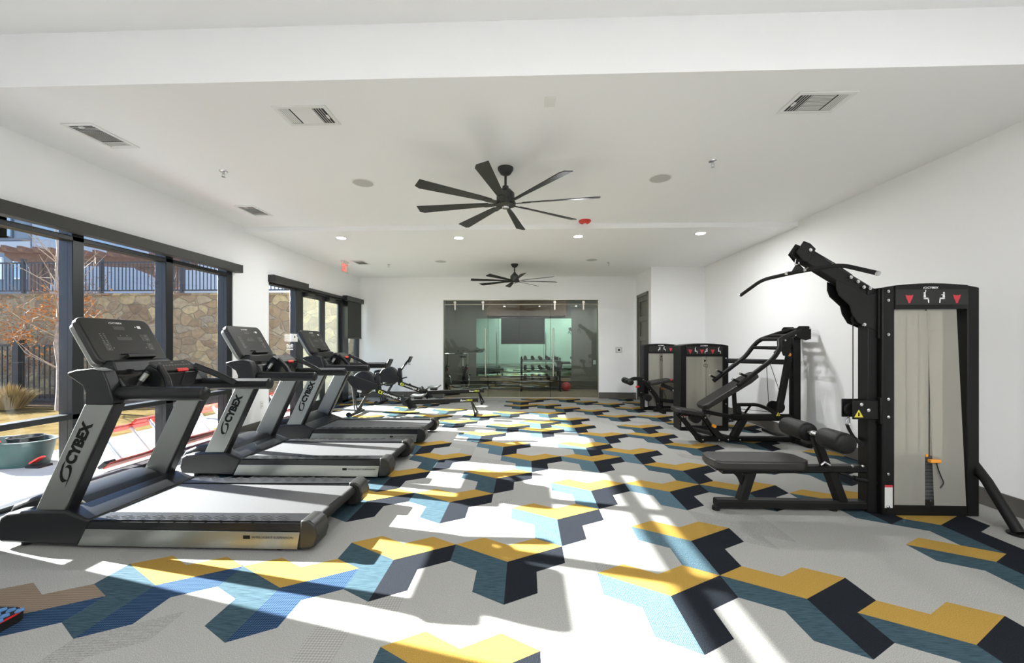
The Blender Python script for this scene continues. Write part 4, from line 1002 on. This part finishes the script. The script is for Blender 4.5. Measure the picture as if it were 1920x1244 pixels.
# incline press with its own tower ------------------------------------------------------------------
yp = 5.66
t = thing('incline_press_machine', 'black multi-press machine with a reclined bench, joined to the middle weight tower', 'weight machine', (3.0, yp, 0))
tower(t, 2.405, 3.145, 6.38, .30, 1.355, .20, [(.10, 'm'), (.24, 's'), (.42, 'm'), (.56, 'r'), (.72, 'm'), (.88, 's')])
text('lettering', 'CJ', .06, .06, (2.76, 6.375, .98), (1, 0, 0), (0, 0, 1), 'logo dark', t)
MB().slab((2.78, 6.376, 1.09), (1, 0, 0), (0, 0, 1), (0, -1, 0), [(-.012, -.022), (.022, 0), (-.012, .022)], .001).build('pointer_mark', 'logo dark', t, smooth=False)
MB().box(3.63, 3.73, yp-.05, yp+.05, 0, 1.44).build('rear_post', 'black steel', t, bevel=.008)
MB().prism([(3.60, 1.44), (3.60, 1.56), (3.63, 1.59), (3.76, 1.59), (3.79, 1.56), (3.79, 1.42), (3.72, 1.40)], yp-.16, yp-.15).build('top_plate', 'black steel', t, bevel=.004)
MB().prism([(3.60, 1.44), (3.60, 1.56), (3.63, 1.59), (3.76, 1.59), (3.79, 1.56), (3.79, 1.42), (3.72, 1.40)], yp+.15, yp+.16).build('top_plate', 'black steel', t, bevel=.004)
MB().cyl((3.70, yp-.17, 1.55), (3.70, yp+.17, 1.55), .022).rbar([(3.68, yp-.15, 1.44), (3.68, yp+.15, 1.44)], .06, .05).build('pivot_axle', 'black steel', t)
MB().rbar([(2.38, yp, .05), (3.73, yp, .05)], .08, .07).build('base_rail', 'black steel', t)
MB().rbar([(3.68, yp-.3, .03), (3.68, yp+.72, .03)], .07, .05).build('base_crossbar', 'black steel', t)
MB().rbar([(2.80, yp, .06), (2.50, yp+.75, .05)], .06, .06).build('base_link', 'black steel', t)
MB().cyl((2.40, yp-.06, .05), (2.40, yp+.06, .05), .05).build('front_foot', 'black rubber', t)
MB().rbar([(2.83, yp, .345), (3.68, yp, .345)], .08, .09).build('middle_beam', 'black steel', t)
MB().rbar([(2.85, yp, .07), (2.99, yp, .32)], .08, .10, up=(1, 0, 0)).build('beam_support', 'black steel', t)
MB().rbar([(3.10, 6.46, 1.09), (3.66, yp+.05, 1.10)], .07, .07).build('link_beam', 'black steel', t)
for s in (-1, 1):
    a = MB().tube([(2.74, yp+s*.34, .81), (3.20, yp+s*.34, 1.17), (3.29, yp+s*.32, 1.31), (3.33, yp+s*.22, 1.41), (3.70, yp+s*.13, 1.55)], .030, 14, .10)
    a.build('press_arm', 'black steel', t, label='nearer press arm' if s < 0 else 'farther press arm')
    for q in (.06, .18):
        p = Vector((2.74+q*.79, yp+s*.34, .81+q*.62))
        MB().cyl(p, p+Vector((-.10, -s*.02, .045)), .015, seg=12).build('grip_peg', 'black rubber', t)
        MB().cyl(p+Vector((-.10, -s*.02, .045)), p+Vector((-.112, -s*.024, .050)), .016, seg=12).build('peg_cap', 'chrome', t)
for z0, x_, hw in ((1.30, 3.285, .31), (1.415, 3.345, .21), (1.46, 3.46, .18)):
    MB().cyl((x_, yp-hw, z0), (x_, yp+hw, z0), .024, seg=12).build('crossbar', 'black steel', t)
MB().prism([(3.36, 1.44), (3.50, 1.46), (3.50, 1.25), (3.46, 1.18), (3.40, 1.20), (3.36, 1.32)], yp-.20, yp-.19).build('cam_plate', 'black steel', t, bevel=.004)
MB().rbar([(3.60, yp-.02, 1.24), (3.45, yp-.02, .42)], .06, .085, up=(1, 0, 0)).build('lever_arm', 'black steel', t)
MB().tube([(3.42, yp, 1.22), (3.55, yp, 1.34), (3.66, yp, 1.30)], .03, 12, .06).build('cam_link', 'black steel', t)
MB().cyl((3.50, yp-.08, 1.21), (3.53, yp-.14, 1.21), .022).build('selector_knob', 'orange plastic', t)
MB().box(3.52, 3.58, yp-.06, yp-.055, 1.23, 1.32).build('angle_plate', 'sticker', t, smooth=False)
for dx, dy in ((0, .12), (.06, .10)): MB().lathe([(0, -.012), (.085, -.012), (.078, 0), (.085, .012), (0, .012)], (3.46+dx, yp+dy, .47), (0, 1, 0), 24).build('pulley', 'black rubber', t)
MB().tube([(3.37, yp+.12, 1.08), (3.40, yp+.12, .50)], .004, 6).tube([(3.43, yp+.14, 1.08), (3.60, yp+.10, .50)], .004, 6).tube([(2.9, yp+.2, .44), (3.44, yp+.1, .40)], .004, 6).build('cable', 'cable', t)
MB().tube([(2.90, yp+.10, .50), (3.22, yp+.10, .505), (3.32, yp+.08, .47), (3.50, yp, .36)], .024, 12, .08).build('curved_tube', 'black steel', t)
MB().bar((2.96, yp+.1, .50), (2.96, yp+.06, .38), .05, .06).bar((3.14, yp+.1, .49), (3.04, yp+.06, .39), .02, .02).build('tube_support', 'black steel', t)
MB().prism([(3.26, .47), (3.30, .50), (3.52, .34), (3.46, .30)], yp-.06, yp-.048).build('guard_plate', 'black steel', t, bevel=.003); warn(t, 3.42, yp-.062, .40, .03)
# pads
bp = Vector((2.41, yp, .475)); bd = Vector((.74, 0, .46)); bl_ = bd.length; bd.normalize(); bn = Vector((-bd.z, 0, bd.x))
MB().slab(bp-bn*.03, bd, (0, 1, 0), bn, [(0, -.10), (.05, -.145), (bl_-.16, -.145), (bl_-.02, -.10), (bl_, -.06), (bl_, .06), (bl_-.02, .10), (bl_-.16, .145), (.05, .145), (0, .10)], .075).build('back_pad', 'vinyl pad', t, bevel=.016, seg=3)
MB().slab(bp-bn*.055+bd*.05, bd, (0, 1, 0), bn, [(0, -.06), (.7, -.06), (.7, .06), (0, .06)], .03).build('pad_frame', 'black steel', t)
sd = Vector((.38, 0, -.055)).normalized()
MB().slab((2.03, yp, .425), sd, (0, 1, 0), (.14, 0, .98), [(0, -.10), (.05, -.15), (.37, -.14), (.37, .14), (.05, .15), (0, .10)], .058).build('seat_pad', 'vinyl pad', t, bevel=.014, seg=3)
MB().rbar([(2.10, yp, .40), (2.45, yp, .36)], .07, .05).build('seat_rail', 'black steel', t)
MB().lathe([(0, -.05), (.075, -.05), (.075, .05), (0, .05)], (2.33, yp, .34), (0, 1, 0), 20).build('adjuster_quadrant', 'black steel', t)
for s in (-1, 1):
    MB().rbar([(2.11, yp+s*.06, .385), (2.38, yp+s*.06, .05)], .02, .045, up=(0, 0, 1)).build('front_link', 'black steel', t)
    MB().rbar([(2.43, yp+s*.05, .37), (2.64, yp+s*.05, .06)], .02, .05).build('rear_link', 'black steel', t)
MB().rbar([(2.55, yp, .22), (2.70, yp, .06)], .05, .06).rbar([(2.45, yp, .42), (2.85, yp, .345)], .05, .05).build('gas_spring', 'black satin', t)
MB().rbar([(2.88, yp, .39), (2.86, yp, .70)], .05, .05, up=(1, 0, 0)).build('pad_support', 'black steel', t)
MB().cyl((2.545, yp-.075, .24), (2.545, yp-.13, .24), .022).build('adjuster_knob', 'orange plastic', t)
bolts(t, [(2.08, yp-.075, .44), (2.29, yp-.075, .40), (2.13, yp-.075, .36), (2.44, yp-.075, .35), (2.41, yp-.065, .045), (2.63, yp-.06, .04), (2.76, yp-.045, .045), (2.92, yp-.045, .045), (3.55, yp-.05, .32), (3.76, yp-.17, 1.56), (3.42, yp-.205, 1.40)], r=.012)
bolts(t, [(3.10, 6.38, z) for z in (1.13, .42)], r=.012)

# leg curl -----------------------------------------------------------------------------------------------
yq = 8.15
t = thing('leg_curl_machine', 'black leg curl machine with roller pads, farthest of the weight machines', 'weight machine', (2.6, yq, 0))
tower(t, 2.41, 3.11, 8.34, .28, 1.35, .19, [(.08, 'q'), (.44, 'r'), (.60, 's'), (.86, 'm')])
text('lettering', 'rc', .05, .05, (2.74, 8.335, 1.0), (1, 0, 0), (0, 0, 1), 'logo dark', t)
MB().slab((2.76, 8.336, 1.09), (1, 0, 0), (0, 0, 1), (0, -1, 0), [(-.012, -.022), (.022, 0), (-.012, .022)], .001).build('pointer_mark', 'logo dark', t, smooth=False)
padd = lambda a, b_, w_: MB().slab(a, Vector(b_)-Vector(a), (0, 1, 0), Vector((0, 0, 1)), [(0, -w_), (1, -w_), (1, w_), (0, w_)], .065)
padd((2.44, yq, .53), (2.86, yq, .60), .15).build('chest_pad', 'vinyl pad', t, bevel=.018, seg=3)
padd((2.84, yq, .60), (3.16, yq, .52), .15).build('hip_pad', 'vinyl pad', t, bevel=.018, seg=3)
MB().rbar([(2.36, yq, .655), (2.14, yq, .655), (2.04, yq-.02, .60)], .06, .07, fil=.05).build('roller_arm', 'black steel', t)
for a, b_ in ((-.27, -.02), (.02, .27)):
    MB().lathe([(0, 0), (.05, 0), (.06, .012), (.06, b_-a-.012), (.05, b_-a), (0, b_-a)], (2.03, yq+a, .605), (0, 1, 0), 22).build('roller_pad', 'foam pad', t, ang=60)
MB().rbar([(2.30, yq, .66), (2.30, yq, .30)], .05, .13, up=(1, 0, 0)).build('lever_post', 'black steel', t)
for s in (-1, 1): MB().cyl((2.38, yq+s*.14-.09, .30), (2.38, yq+s*.14+.09, .30), .065).build('ankle_pad', 'foam pad', t, ang=60)
MB().rbar([(2.36, yq, .60), (2.62, yq, .28), (2.66, yq, .02)], .07, .10, fil=.08, up=(0, 1, 0)).build('front_frame', 'black steel', t)
MB().rbar([(2.55, yq, .03), (3.22, yq, .04)], .09, .06).build('base_rail', 'black steel', t)
MB().rbar([(2.66, yq-.28, .025), (2.66, yq+.24, .025)], .08, .05).build('base_foot', 'black steel', t)
MB().rbar([(3.15, yq, .04), (3.15, yq, .55)], .08, .08, up=(1, 0, 0)).build('rear_frame', 'black steel', t)
MB().rbar([(2.62, yq, .24), (3.15, yq, .18)], .07, .07).build('lower_beam', 'black steel', t)
MB().rbar([(2.70, yq, .54), (2.92, yq-.14, .44), (3.06, yq-.14, .47)], .05, .07, fil=.05).build('seat_arm', 'black steel', t)
arc = [(3.05+r*math.cos(math.radians(a)), .52+r*math.sin(math.radians(a))) for r, aa in ((.20, range(200, 331, 13)), (.155, range(330, 199, -13))) for a in aa]
MB().prism(arc, yq-.165, yq-.155).build('range_scale', 'sticker', t, smooth=False)
MB().cyl((2.24, yq-.04, .50), (2.18, yq-.10, .50), .018).build('range_knob', 'red plastic', t)
MB().cyl((2.84, yq-.10, .63), (2.84, yq-.16, .65), .016).build('pull_pin', 'red plastic', t)
bolts(t, [(2.33, yq-.04, .64), (2.47, yq-.06, .43), (2.45, yq-.06, .30), (2.28, yq-.04, .385), (2.61, yq-.06, .17), (2.95, yq-.15, .62), (3.08, yq-.15, .50)], r=.011)

# ------------------------------------------------------------------ outdoors
sbox('ground', -60, WO, -8, 60, -.30, -.06, 'dry grass', 'pale dry winter lawn outside')
bpy.data.objects['ground'].name = 'lawn'; bpy.data.objects['lawn']['kind'] = 'structure'
sbox('patio', -6.07, WO, -6, 10.5, -.2, -.02, 'concrete', 'pale concrete patio strip along the windows')
sbox('threshold', WO, XL, W1a, W1b, -.2, 0, 'frame bronze')
sbox('threshold', WO, XL, W2a, W2b, -.2, 0, 'frame bronze')
sbox('planting_bed', -20, -6.1, 8.6, 10.6, -.2, -.03, 'mulch', 'brown mulch bed at the foot of the stone wall')
YW = 10.6
w = MB().box(-45, -4.33, YW, YW+.45, -.2, 2.66)
struct(w.build('retaining_wall', 'field stone', smooth=False), 'tall rubble stone retaining wall across the lawn')
w = MB().box(-45, -4.33, YW-.03, YW+.5, 2.66, 2.72)
struct(w.build('wall_coping', 'field stone', smooth=False))
sbox('upper_terrace', -45, -4.33, YW+.45, 60, -.2, 2.64, 'concrete')
def fence(x0, x1, y, z0, z1, posts, label, step=.115, pw=.07, pz=.07):
    t = thing('metal_fence', label, 'fence', ((x0+x1)/2, y, z0))
    b = MB().box(x0, x1, y-.02, y+.02, z1-.04, z1).box(x0, x1, y-.02, y+.02, z0+.08, z0+.12)
    b.build('rail', 'fence black', t, smooth=False)
    b = MB(); x = x0+.05
    while x < x1: b.box(x-.009, x+.009, y-.009, y+.009, z0+.09, z1-.02); x += step
    p = b.build('pickets', 'fence black', t, smooth=False); 
    for px in posts:
        MB().box(px-pw/2, px+pw/2, y-pw/2, y+pw/2, z0, z1+pz).box(px-pw/2-.01, px+pw/2+.01, y-pw/2-.01, y+pw/2+.01, z1+pz, z1+pz+.025).build('post', 'fence black', t, smooth=False)
    return t
fence(-30, -4.4, 10.8, 2.72, 3.62, [-28.4, -26.1, -23.7, -21.3, -18.9, -16.5, -14.0, -11.75, -9.45, -7.15, -4.85], 'black metal railing along the top of the stone wall', step=.105)
fence(-22, -9.6, 9.1, -.06, 1.33, [-19.4, -16.9, -14.4, -11.92, -9.62], 'black metal picket fence standing in front of the stone wall', step=.13, pw=.13, pz=.1)
# pergola on the terrace
t = thing('pergola', 'brown timber pergola on the upper terrace behind the railing', 'pergola', (-15.1, 14.6, 2.64))
for x in (-17.1, -13.25):
    for y in (14.0,):
        MB().box(x-.17, x+.17, y-.17, y+.17, 2.64, 4.5).build('post', 'pergola wood', t, bevel=.01)
for y in (13.87, 14.13):
    b = MB().prism([(-17.9, 4.56), (-17.9, 4.45), (-17.7, 4.28), (-12.7, 4.28), (-12.5, 4.45), (-12.5, 4.56)], y-.05, y+.05)
    b.build('beam', 'pergola wood', t, smooth=False)
for x0, s_ in ((-17.1, 1), (-13.25, -1)):
    MB().prism([(x0+s_*.1, 3.55), (x0+s_*.25, 3.55), (x0+s_*.6, 4.0), (x0+s_*1.1, 4.2), (x0+s_*1.1, 4.3), (x0+s_*.1, 4.3)], 13.93, 14.07).build('brace', 'pergola wood', t, smooth=False)
for i in range(15):
    x = -18.0+.4*i
    MB().prism([(13.35, 4.72), (13.35, 4.64), (13.42, 4.56), (14.6, 4.56), (14.68, 4.72)], x-.06, x+.06, 'x').build('rafter', 'pergola wood', t, smooth=False)
t.rotation_euler.z = math.radians(18); t.location.z -= .14
# apartment building far left
t = thing('apartment_building', 'blue-grey apartment block beyond the pergola at the left', 'building', (-32, 24, 2.64))
MB().box(-46, -28.1, 22, 34, 2.6, 12.0).build('front_wall', 'stucco blue', t, smooth=False)
MB().prism([(-28.1, 22), (-25.6, 26), (-25.6, 34), (-28.1, 34)], 2.6, 12.0, 'z').build('side_wall', 'stucco white', t, smooth=False)
MB().box(-46, -28.05, 21.93, 22, 6.72, 7.15).prism([(-28.1, 21.93), (-25.5, 25.95), (-25.6, 26.0), (-28.2, 22)], 6.72, 7.15, 'z').build('band_course', 'stucco white', t, smooth=False)
MB().box(-46, -28.05, 21.95, 22.0, 7.2, 7.32).box(-46, -28.05, 21.95, 22.0, 6.6, 6.66).box(-28.15, -28.03, 21.94, 22, 2.6, 12).build('trim_strip', 'building trim', t, smooth=False)
for x0 in (-45.2, -42.9, -40.6, -38.3, -36.0, -33.7, -31.4, -30.2):
    f = MB().box(x0, x0+1.1 if x0 > -31 else x0+2.1, 21.9, 22.0, 7.38, 9.2).build('window_frame', 'building trim', t, smooth=False)
    MB().box(x0+.06, (x0+1.04 if x0 > -31 else x0+2.04), 21.88, 21.9, 7.44, 9.1).build('window_pane', 'window pale', f, smooth=False)
for x0, w_ in ((-31.2, 1.5), (-29.05, .75), (-34.6, 1.5), (-38, 1.5)):
    f = MB().box(x0, x0+w_, 21.9, 22.0, 5.0, 6.25).build('window_frame', 'white plastic', t, smooth=False)
    MB().box(x0+.12, x0+w_-.12, 21.87, 21.9, 5.1, 6.15).build('window_pane', 'window reflect', f, smooth=False)
for i in range(4):
    a = i*.23+.06; p0 = Vector((-28.1+2.5*a, 22+4*a-.05, 0)); p1 = Vector((-28.1+2.5*(a+.18), 22+4*(a+.18)-.05, 0))
    MB().add([(p0.x, p0.y, 7.35), (p1.x, p1.y, 7.35), (p1.x, p1.y, 9.1), (p0.x, p0.y, 9.1), (p0.x+.1, p0.y+.3, 7.35), (p1.x+.1, p1.y+.3, 7.35), (p1.x+.1, p1.y+.3, 9.1), (p0.x+.1, p0.y+.3, 9.1)], [(0, 1, 2, 3), (4, 5, 6, 7), (0, 4, 5, 1), (2, 6, 7, 3)]).build('window_pane', 'window pale', t, smooth=False)

# leafless young tree with orange leaves
def tree(x, y, h, label, name='young_tree', leaves=520, zl=(1.2, 2.5), seed=1, lean=.0, spread=1.5, r0=.045, group=None):
    R = random.Random(seed)
    t = thing(name, label, 'tree', (x, y, -.05), group)
    pts = [Vector((x+lean*k/8+R.uniform(-.03, .03), y+R.uniform(-.03, .03), -.1+h*k/8)) for k in range(9)]
    b = MB()
    for k in range(8): b.cyl(pts[k], pts[k+1], r0*(1-k*.1), r0*(1-(k+1)*.1), seg=8)
    b.build('trunk', 'bark', t)
    tb = MB(); tips = []
    for k in range(26):
        f = R.uniform(.2, .98); i = min(7, int(f*8)); p = pts[i].lerp(pts[i+1], f*8-i)
        a = R.uniform(0, 2*PI); ln = R.uniform(.5, 1.0)*spread*(1.15-f*.7); d = Vector((math.cos(a), math.sin(a)*.8, R.uniform(.35, 1.1))).normalized()
        q = p+d*ln*.5; e = q+(d+Vector((R.uniform(-.2, .2), R.uniform(-.2, .2), R.uniform(0, .4)))).normalized()*ln*.5
        tb.cyl(p, q, .012, .008, seg=5).cyl(q, e, .008, .003, seg=5)
        for m_ in range(4):
            s_ = p.lerp(e, R.uniform(.3, .95)); g_ = s_+Vector((R.uniform(-.3, .3), R.uniform(-.3, .3), R.uniform(-.05, .35)))
            tb.cyl(s_, g_, .004, .002, seg=4); tips.append((s_, g_))
    tb.build('branches', 'twig', t)
    lb = MB(); sel = [q for q in tips if zl[0]-.4 < q[1].z < zl[1]] or tips
    for k in range(leaves):
        s_, g_ = R.choice(sel); c = s_.lerp(g_, R.uniform(0, 1.15))+Vector((R.gauss(0, .09), R.gauss(0, .09), R.gauss(0, .07)))
        u = Vector((R.uniform(-1, 1), R.uniform(-1, 1), R.uniform(-1, 1))).normalized(); v = u.orthogonal().normalized(); s2 = R.uniform(.018, .04)
        lb.add([c-u*s2, c+v*s2*.55, c+u*s2, c-v*s2*.55], [(0, 1, 2, 3)])
    o = lb.build('foliage', 'autumn leaf', t, smooth=False)
    return t
tree(-9.95, 8.25, 4.0, 'slender young tree with orange leaves in front of the stone wall', leaves=850, zl=(1.2, 2.5), spread=1.9, seed=5, r0=.06)
tree(-12.6, 9.75, 2.6, 'small tree with rusty leaves behind the picket fence', leaves=500, zl=(.8, 2.4), spread=.8, seed=9)
for k, (x, y, nm) in enumerate(((-13.3, 12.0, 'leftmost'), (-11.2, 12.2, 'middle'), (-9.0, 12.1, 'rightmost'))):
    pt = thing('terrace_shrub', 'nearly bare shrub on the terrace behind the railing, %s of three' % nm, 'shrub', (x, y, 2.64), 'bare shrubs on the terrace')
    R = random.Random(40+k); tb = MB(); lb = MB()
    for j in range(22):
        a = R.uniform(0, 2*PI); p = Vector((x+.05*math.cos(a), y, 2.64)); e = p+Vector((math.cos(a)*R.uniform(.1, .55), math.sin(a)*.3, R.uniform(.45, 1.05)))
        tb.cyl(p, e, .007, .003, seg=4)
        for q in range(6):
            c = p.lerp(e, R.uniform(.4, 1.05))+Vector((R.gauss(0, .06), R.gauss(0, .06), R.gauss(0, .04)))
            u = Vector((R.uniform(-1, 1), R.uniform(-1, 1), R.uniform(-1, 1))).normalized(); v = u.orthogonal().normalized()
            lb.add([c-u*.025, c+v*.016, c+u*.025, c-v*.016], [(0, 1, 2, 3)])
    tb.build('stems', 'bark', pt); lb.build('foliage', 'autumn leaf', pt, smooth=False)
def tuft(x, y, r, h, n, label, seed):
    R = random.Random(seed); t = thing('ornamental_grass', label, 'grass clump', (x, y, -.05), 'straw-coloured grass clumps'); b = MB()
    for k in range(n):
        a = R.uniform(0, 2*PI); q = R.uniform(0, 1); p = Vector((x+.55*r*q*math.cos(a), y+.55*r*q*math.sin(a), -.05)); rr = r*q
        e = p+Vector((rr*math.cos(a), rr*math.sin(a), h*R.uniform(.6, 1)*(1-.35*q)))
        m_ = p.lerp(e, .55)+Vector((0, 0, .16*h)); s_ = Vector((-math.sin(a), math.cos(a), 0))*.006
        b.add([p-s_, p+s_, m_+s_, m_-s_, e], [(0, 1, 2, 3), (3, 2, 4)])
    b.build('blades', 'straw', t, smooth=False)
tuft(-11.1, 8.3, .42, .62, 900, 'tall straw-coloured grass clump in front of the picket fence', 3)
tuft(-10.1, 9.85, .3, .5, 500, 'straw-coloured grass clump at the foot of the slender tree', 4)

# mop bucket
t = thing('mop_bucket', 'dark green plastic mop bucket on the patio outside the first window bay', 'bucket', (-5.75, 4.42, -.02))
bx, by = -5.82, 4.42
def ring(r0, r1, z, n=28): return [(bx+r0*math.cos(2*PI*k/n), by+r1*math.sin(2*PI*k/n), z) for k in range(n)]
rings = [ring(.33, .20, -.02), ring(.36, .22, .10), ring(.39, .235, .245), ring(.41, .25, .25), ring(.41, .25, .265), ring(.385, .23, .265), ring(.35, .21, .12), ring(.32, .19, .0)]
b = MB(); n = 28
b.add([p for r in rings for p in r], [(i*n+j, i*n+(j+1) % n, (i+1)*n+(j+1) % n, (i+1)*n+j) for i in range(7) for j in range(n)]+[tuple(range(n)), tuple(7*n+j for j in range(n))])
b.build('tub', 'bucket green', t)
MB().lathe([(0, 0), (.13, 0), (.15, .10), (.14, .10), (.12, .02), (0, .02)], (bx+.12, by, .20)).build('wringer_basket', 'black plastic', t)
MB().box(bx+.30, bx+.46, by-.15, by-.02, -.02, .005).build('pedal_bracket', 'black plastic', t)
MB().slab((bx+.32, by-.13, .02), (.85, 0, .5), (0, 1, 0), (-.5, 0, .85), [(0, 0), (.13, 0), (.15, .035), (.13, .07), (0, .07)], .015).build('foot_pedal', 'red plastic', t)
MB().tube([(bx-.38, by-.05, .26), (bx-.2, by-.2, .30), (bx+.1, by-.22, .29)], .012, 8, .05).build('handle', 'red plastic', t)
text('lettering', 'O-Cedar', .22, .05, (bx-.12, by-.236, .12), (1, 0, 0), (0, 0, 1), 'white print', t, bold=.02)
# extension ladder lying on its side rail
t = thing('extension_ladder', 'orange-red extension ladder lying on its edge on the patio outside', 'ladder', (-4.7, 5.6, -.02))
A0, A1 = Vector((-4.52, 4.2, .04)), Vector((-4.78, 4.2, .36))
D = Vector((0, 3.1, 0)); U = (A1-A0).normalized(); Nn = Vector((0, 1, 0)).cross(U)
for c0, off, nm in ((A0, 0, 'side_rail'), (A1, 0, 'side_rail')):
    b = MB(); 
    for o_, wd in ((Nn*0, .075), ):
        b.rbar([c0, c0+D], .03, .10, up=Nn)
        b.rbar([c0+Nn*.095+Vector((0, .5, 0)), c0+Nn*.095+D+Vector((0, .2, 0))], .03, .085, up=Nn)
    b.build(nm, 'ladder red', t)
for k in range(9):
    y = .18+.34*k
    MB().cyl(A0+Vector((0, y, 0)), A1+Vector((0, y, 0)), .02, seg=10).build('rung', 'aluminium', t)
    MB().cyl(A0+Nn*.095+Vector((0, y+.5, 0)), A1+Nn*.095+Vector((0, y+.5, 0)), .02, seg=10).build('rung', 'aluminium', t)
MB().slab(A1+Vector((0, .35, 0))-Nn*.0+U*.018, (0, 1, 0), Nn, U, [(0, -.03), (.35, -.03), (.35, .03), (0, .03)], .001).build('label_sticker', 'sticker', t, smooth=False)
MB().slab(A1-U*.0+Nn*(-.045)+Vector((0, .9, -.012)), (0, 1, 0), U, Nn*-1, [(0, 0), (.35, 0), (.35, .02), (0, .02)], .001).build('label_sticker', 'sticker', t, smooth=False)
MB().tube([A0+Vector((-.02, 1.1, .02)), A0+Vector((0, 1.5, .03)), A0+Vector((-.03, 1.9, .02)), A0+Vector((-.1, 1.6, .06))], .014, 8, .1).build('rope', 'orange plastic', t)
for q in (A0, A1): MB().slab(q+Vector((0, -.04, 0))-Nn*.05, (0, 1, 0), Nn, U, [(0, 0), (.12, 0), (.12, .1), (0, .1)], .035).build('foot', 'black rubber', t, bevel=.005)

# balance pad at the lower left
t = thing('balance_step', 'blue scaly-topped step with a red rim, cut off at the lower left corner', 'exercise step', (-2.78, 1.80, 0))
pl = [(x-2.72, y+1.80) for x, y in rrect(.50, .26, .05)]
MB().prism(pl, 0, .038, 'z').build('base', 'black rubber', t)
MB().prism([((x+2.72)*.985-2.72, (y-1.80)*.975+1.80) for x, y in pl], .038, .046, 'z').build('rim', 'red plastic', t)
b = MB(); b.m = 1; b.prism([((x+2.72)*.97-2.72, (y-1.80)*.95+1.80) for x, y in pl], .046, .049, 'z'); b.m = 0
for i in range(11):
    for j in range(6):
        cx_, cy_ = -2.94+.044*i+(.022 if j % 2 else 0), 1.70+.04*j
        b.slab((cx_, cy_, .050), (1, 0, 0), (0, 1, .12), (0, 0, 1), [(-.019, 0), (-.01, -.018), (0, -.024), (.01, -.018), (.019, 0), (0, .012)], .004)
b.build('top_pad', ['pad blue', 'black rubber'], t, smooth=False)

# ------------------------------------------------------------------ light
sun = bpy.data.lights.new('sun', 'SUN'); sun.energy = 27; sun.angle = math.radians(.55); sun.color = (1, .985, .97)
so = bpy.data.objects.new('sun', sun); COL.objects.link(so)
az, el = math.radians(-14), math.radians(23.7)
d = Vector((math.cos(az)*math.cos(el), math.sin(az)*math.cos(el), -math.sin(el)))
so.rotation_euler = d.to_track_quat('-Z', 'Y').to_euler(); so.location = (-20, 8, 12)
wd = bpy.data.worlds.new('sky'); S.world = wd; wd.use_nodes = True; nt = wd.node_tree
bg = nt.nodes['Background']; tc = nt.nodes.new('ShaderNodeTexCoord'); sp = nt.nodes.new('ShaderNodeSeparateXYZ')
link(nt, tc.outputs['Generated'], sp.inputs[0])
cr = nt.nodes.new('ShaderNodeValToRGB')
els = [(0, (.30, .29, .27)), (.49, (.36, .36, .36)), (.505, (.66, .78, 1.06)), (.60, (.24, .38, .68)), (.8, (.16, .32, .72)), (1, (.10, .24, .60))]
while len(cr.color_ramp.elements) < len(els): cr.color_ramp.elements.new(.5)
for q, (pp, c_) in zip(cr.color_ramp.elements, els): q.position = pp; q.color = (*c_, 1)
mr = nt.nodes.new('ShaderNodeMapRange'); mr.inputs['From Min'].default_value = -1; link(nt, sp.outputs['Z'], mr.inputs['Value']); link(nt, mr.outputs[0], cr.inputs[0])
mp = nt.nodes.new('ShaderNodeMapping'); mp.inputs['Scale'].default_value = (2.5, 2.5, 7); link(nt, tc.outputs['Generated'], mp.inputs['Vector'])
nz = nt.nodes.new('ShaderNodeTexNoise'); nz.inputs['Scale'].default_value = 1.6; nz.inputs['Detail'].default_value = 6; link(nt, mp.outputs[0], nz.inputs['Vector'])
cl = nt.nodes.new('ShaderNodeMapRange'); cl.inputs['From Min'].default_value = .47; cl.inputs['From Max'].default_value = .70; cl.inputs['To Max'].default_value = .7
link(nt, nz.outputs['Fac'], cl.inputs['Value'])
mx = nt.nodes.new('ShaderNodeMix'); mx.data_type = 'RGBA'; link(nt, cl.outputs[0], mx.inputs['Factor']); link(nt, cr.outputs[0], mx.inputs['A']); mx.inputs['B'].default_value = (.86, .90, 1.0, 1)
link(nt, mx.outputs['Result'], bg.inputs['Color']); bg.inputs['Strength'].default_value = 1.2

# ------------------------------------------------------------------ camera
cam = bpy.data.cameras.new('camera'); co = bpy.data.objects.new('camera', cam); COL.objects.link(co); S.camera = co
cam.sensor_width = 36; cam.sensor_fit = 'HORIZONTAL'; cam.lens = 757.5/1920*36
cam.shift_y = (644.3-622)/1920; cam.clip_start = .05; cam.clip_end = 300
co.location = (0, 0, 1.36); co.rotation_euler = (PI/2, 0, .0342)
S.view_settings.view_transform = 'Standard'; S.view_settings.look = 'None'; S.view_settings.gamma = 1; S.view_settings.exposure = 1.92
S.view_settings.use_curve_mapping = False
cy = S.cycles
cy.use_denoising = True; cy.max_bounces = 10; cy.diffuse_bounces = 5; cy.glossy_bounces = 5; cy.transmission_bounces = 6; cy.transparent_max_bounces = 16
cy.sample_clamp_indirect = 6; cy.caustics_reflective = False; cy.caustics_refractive = False
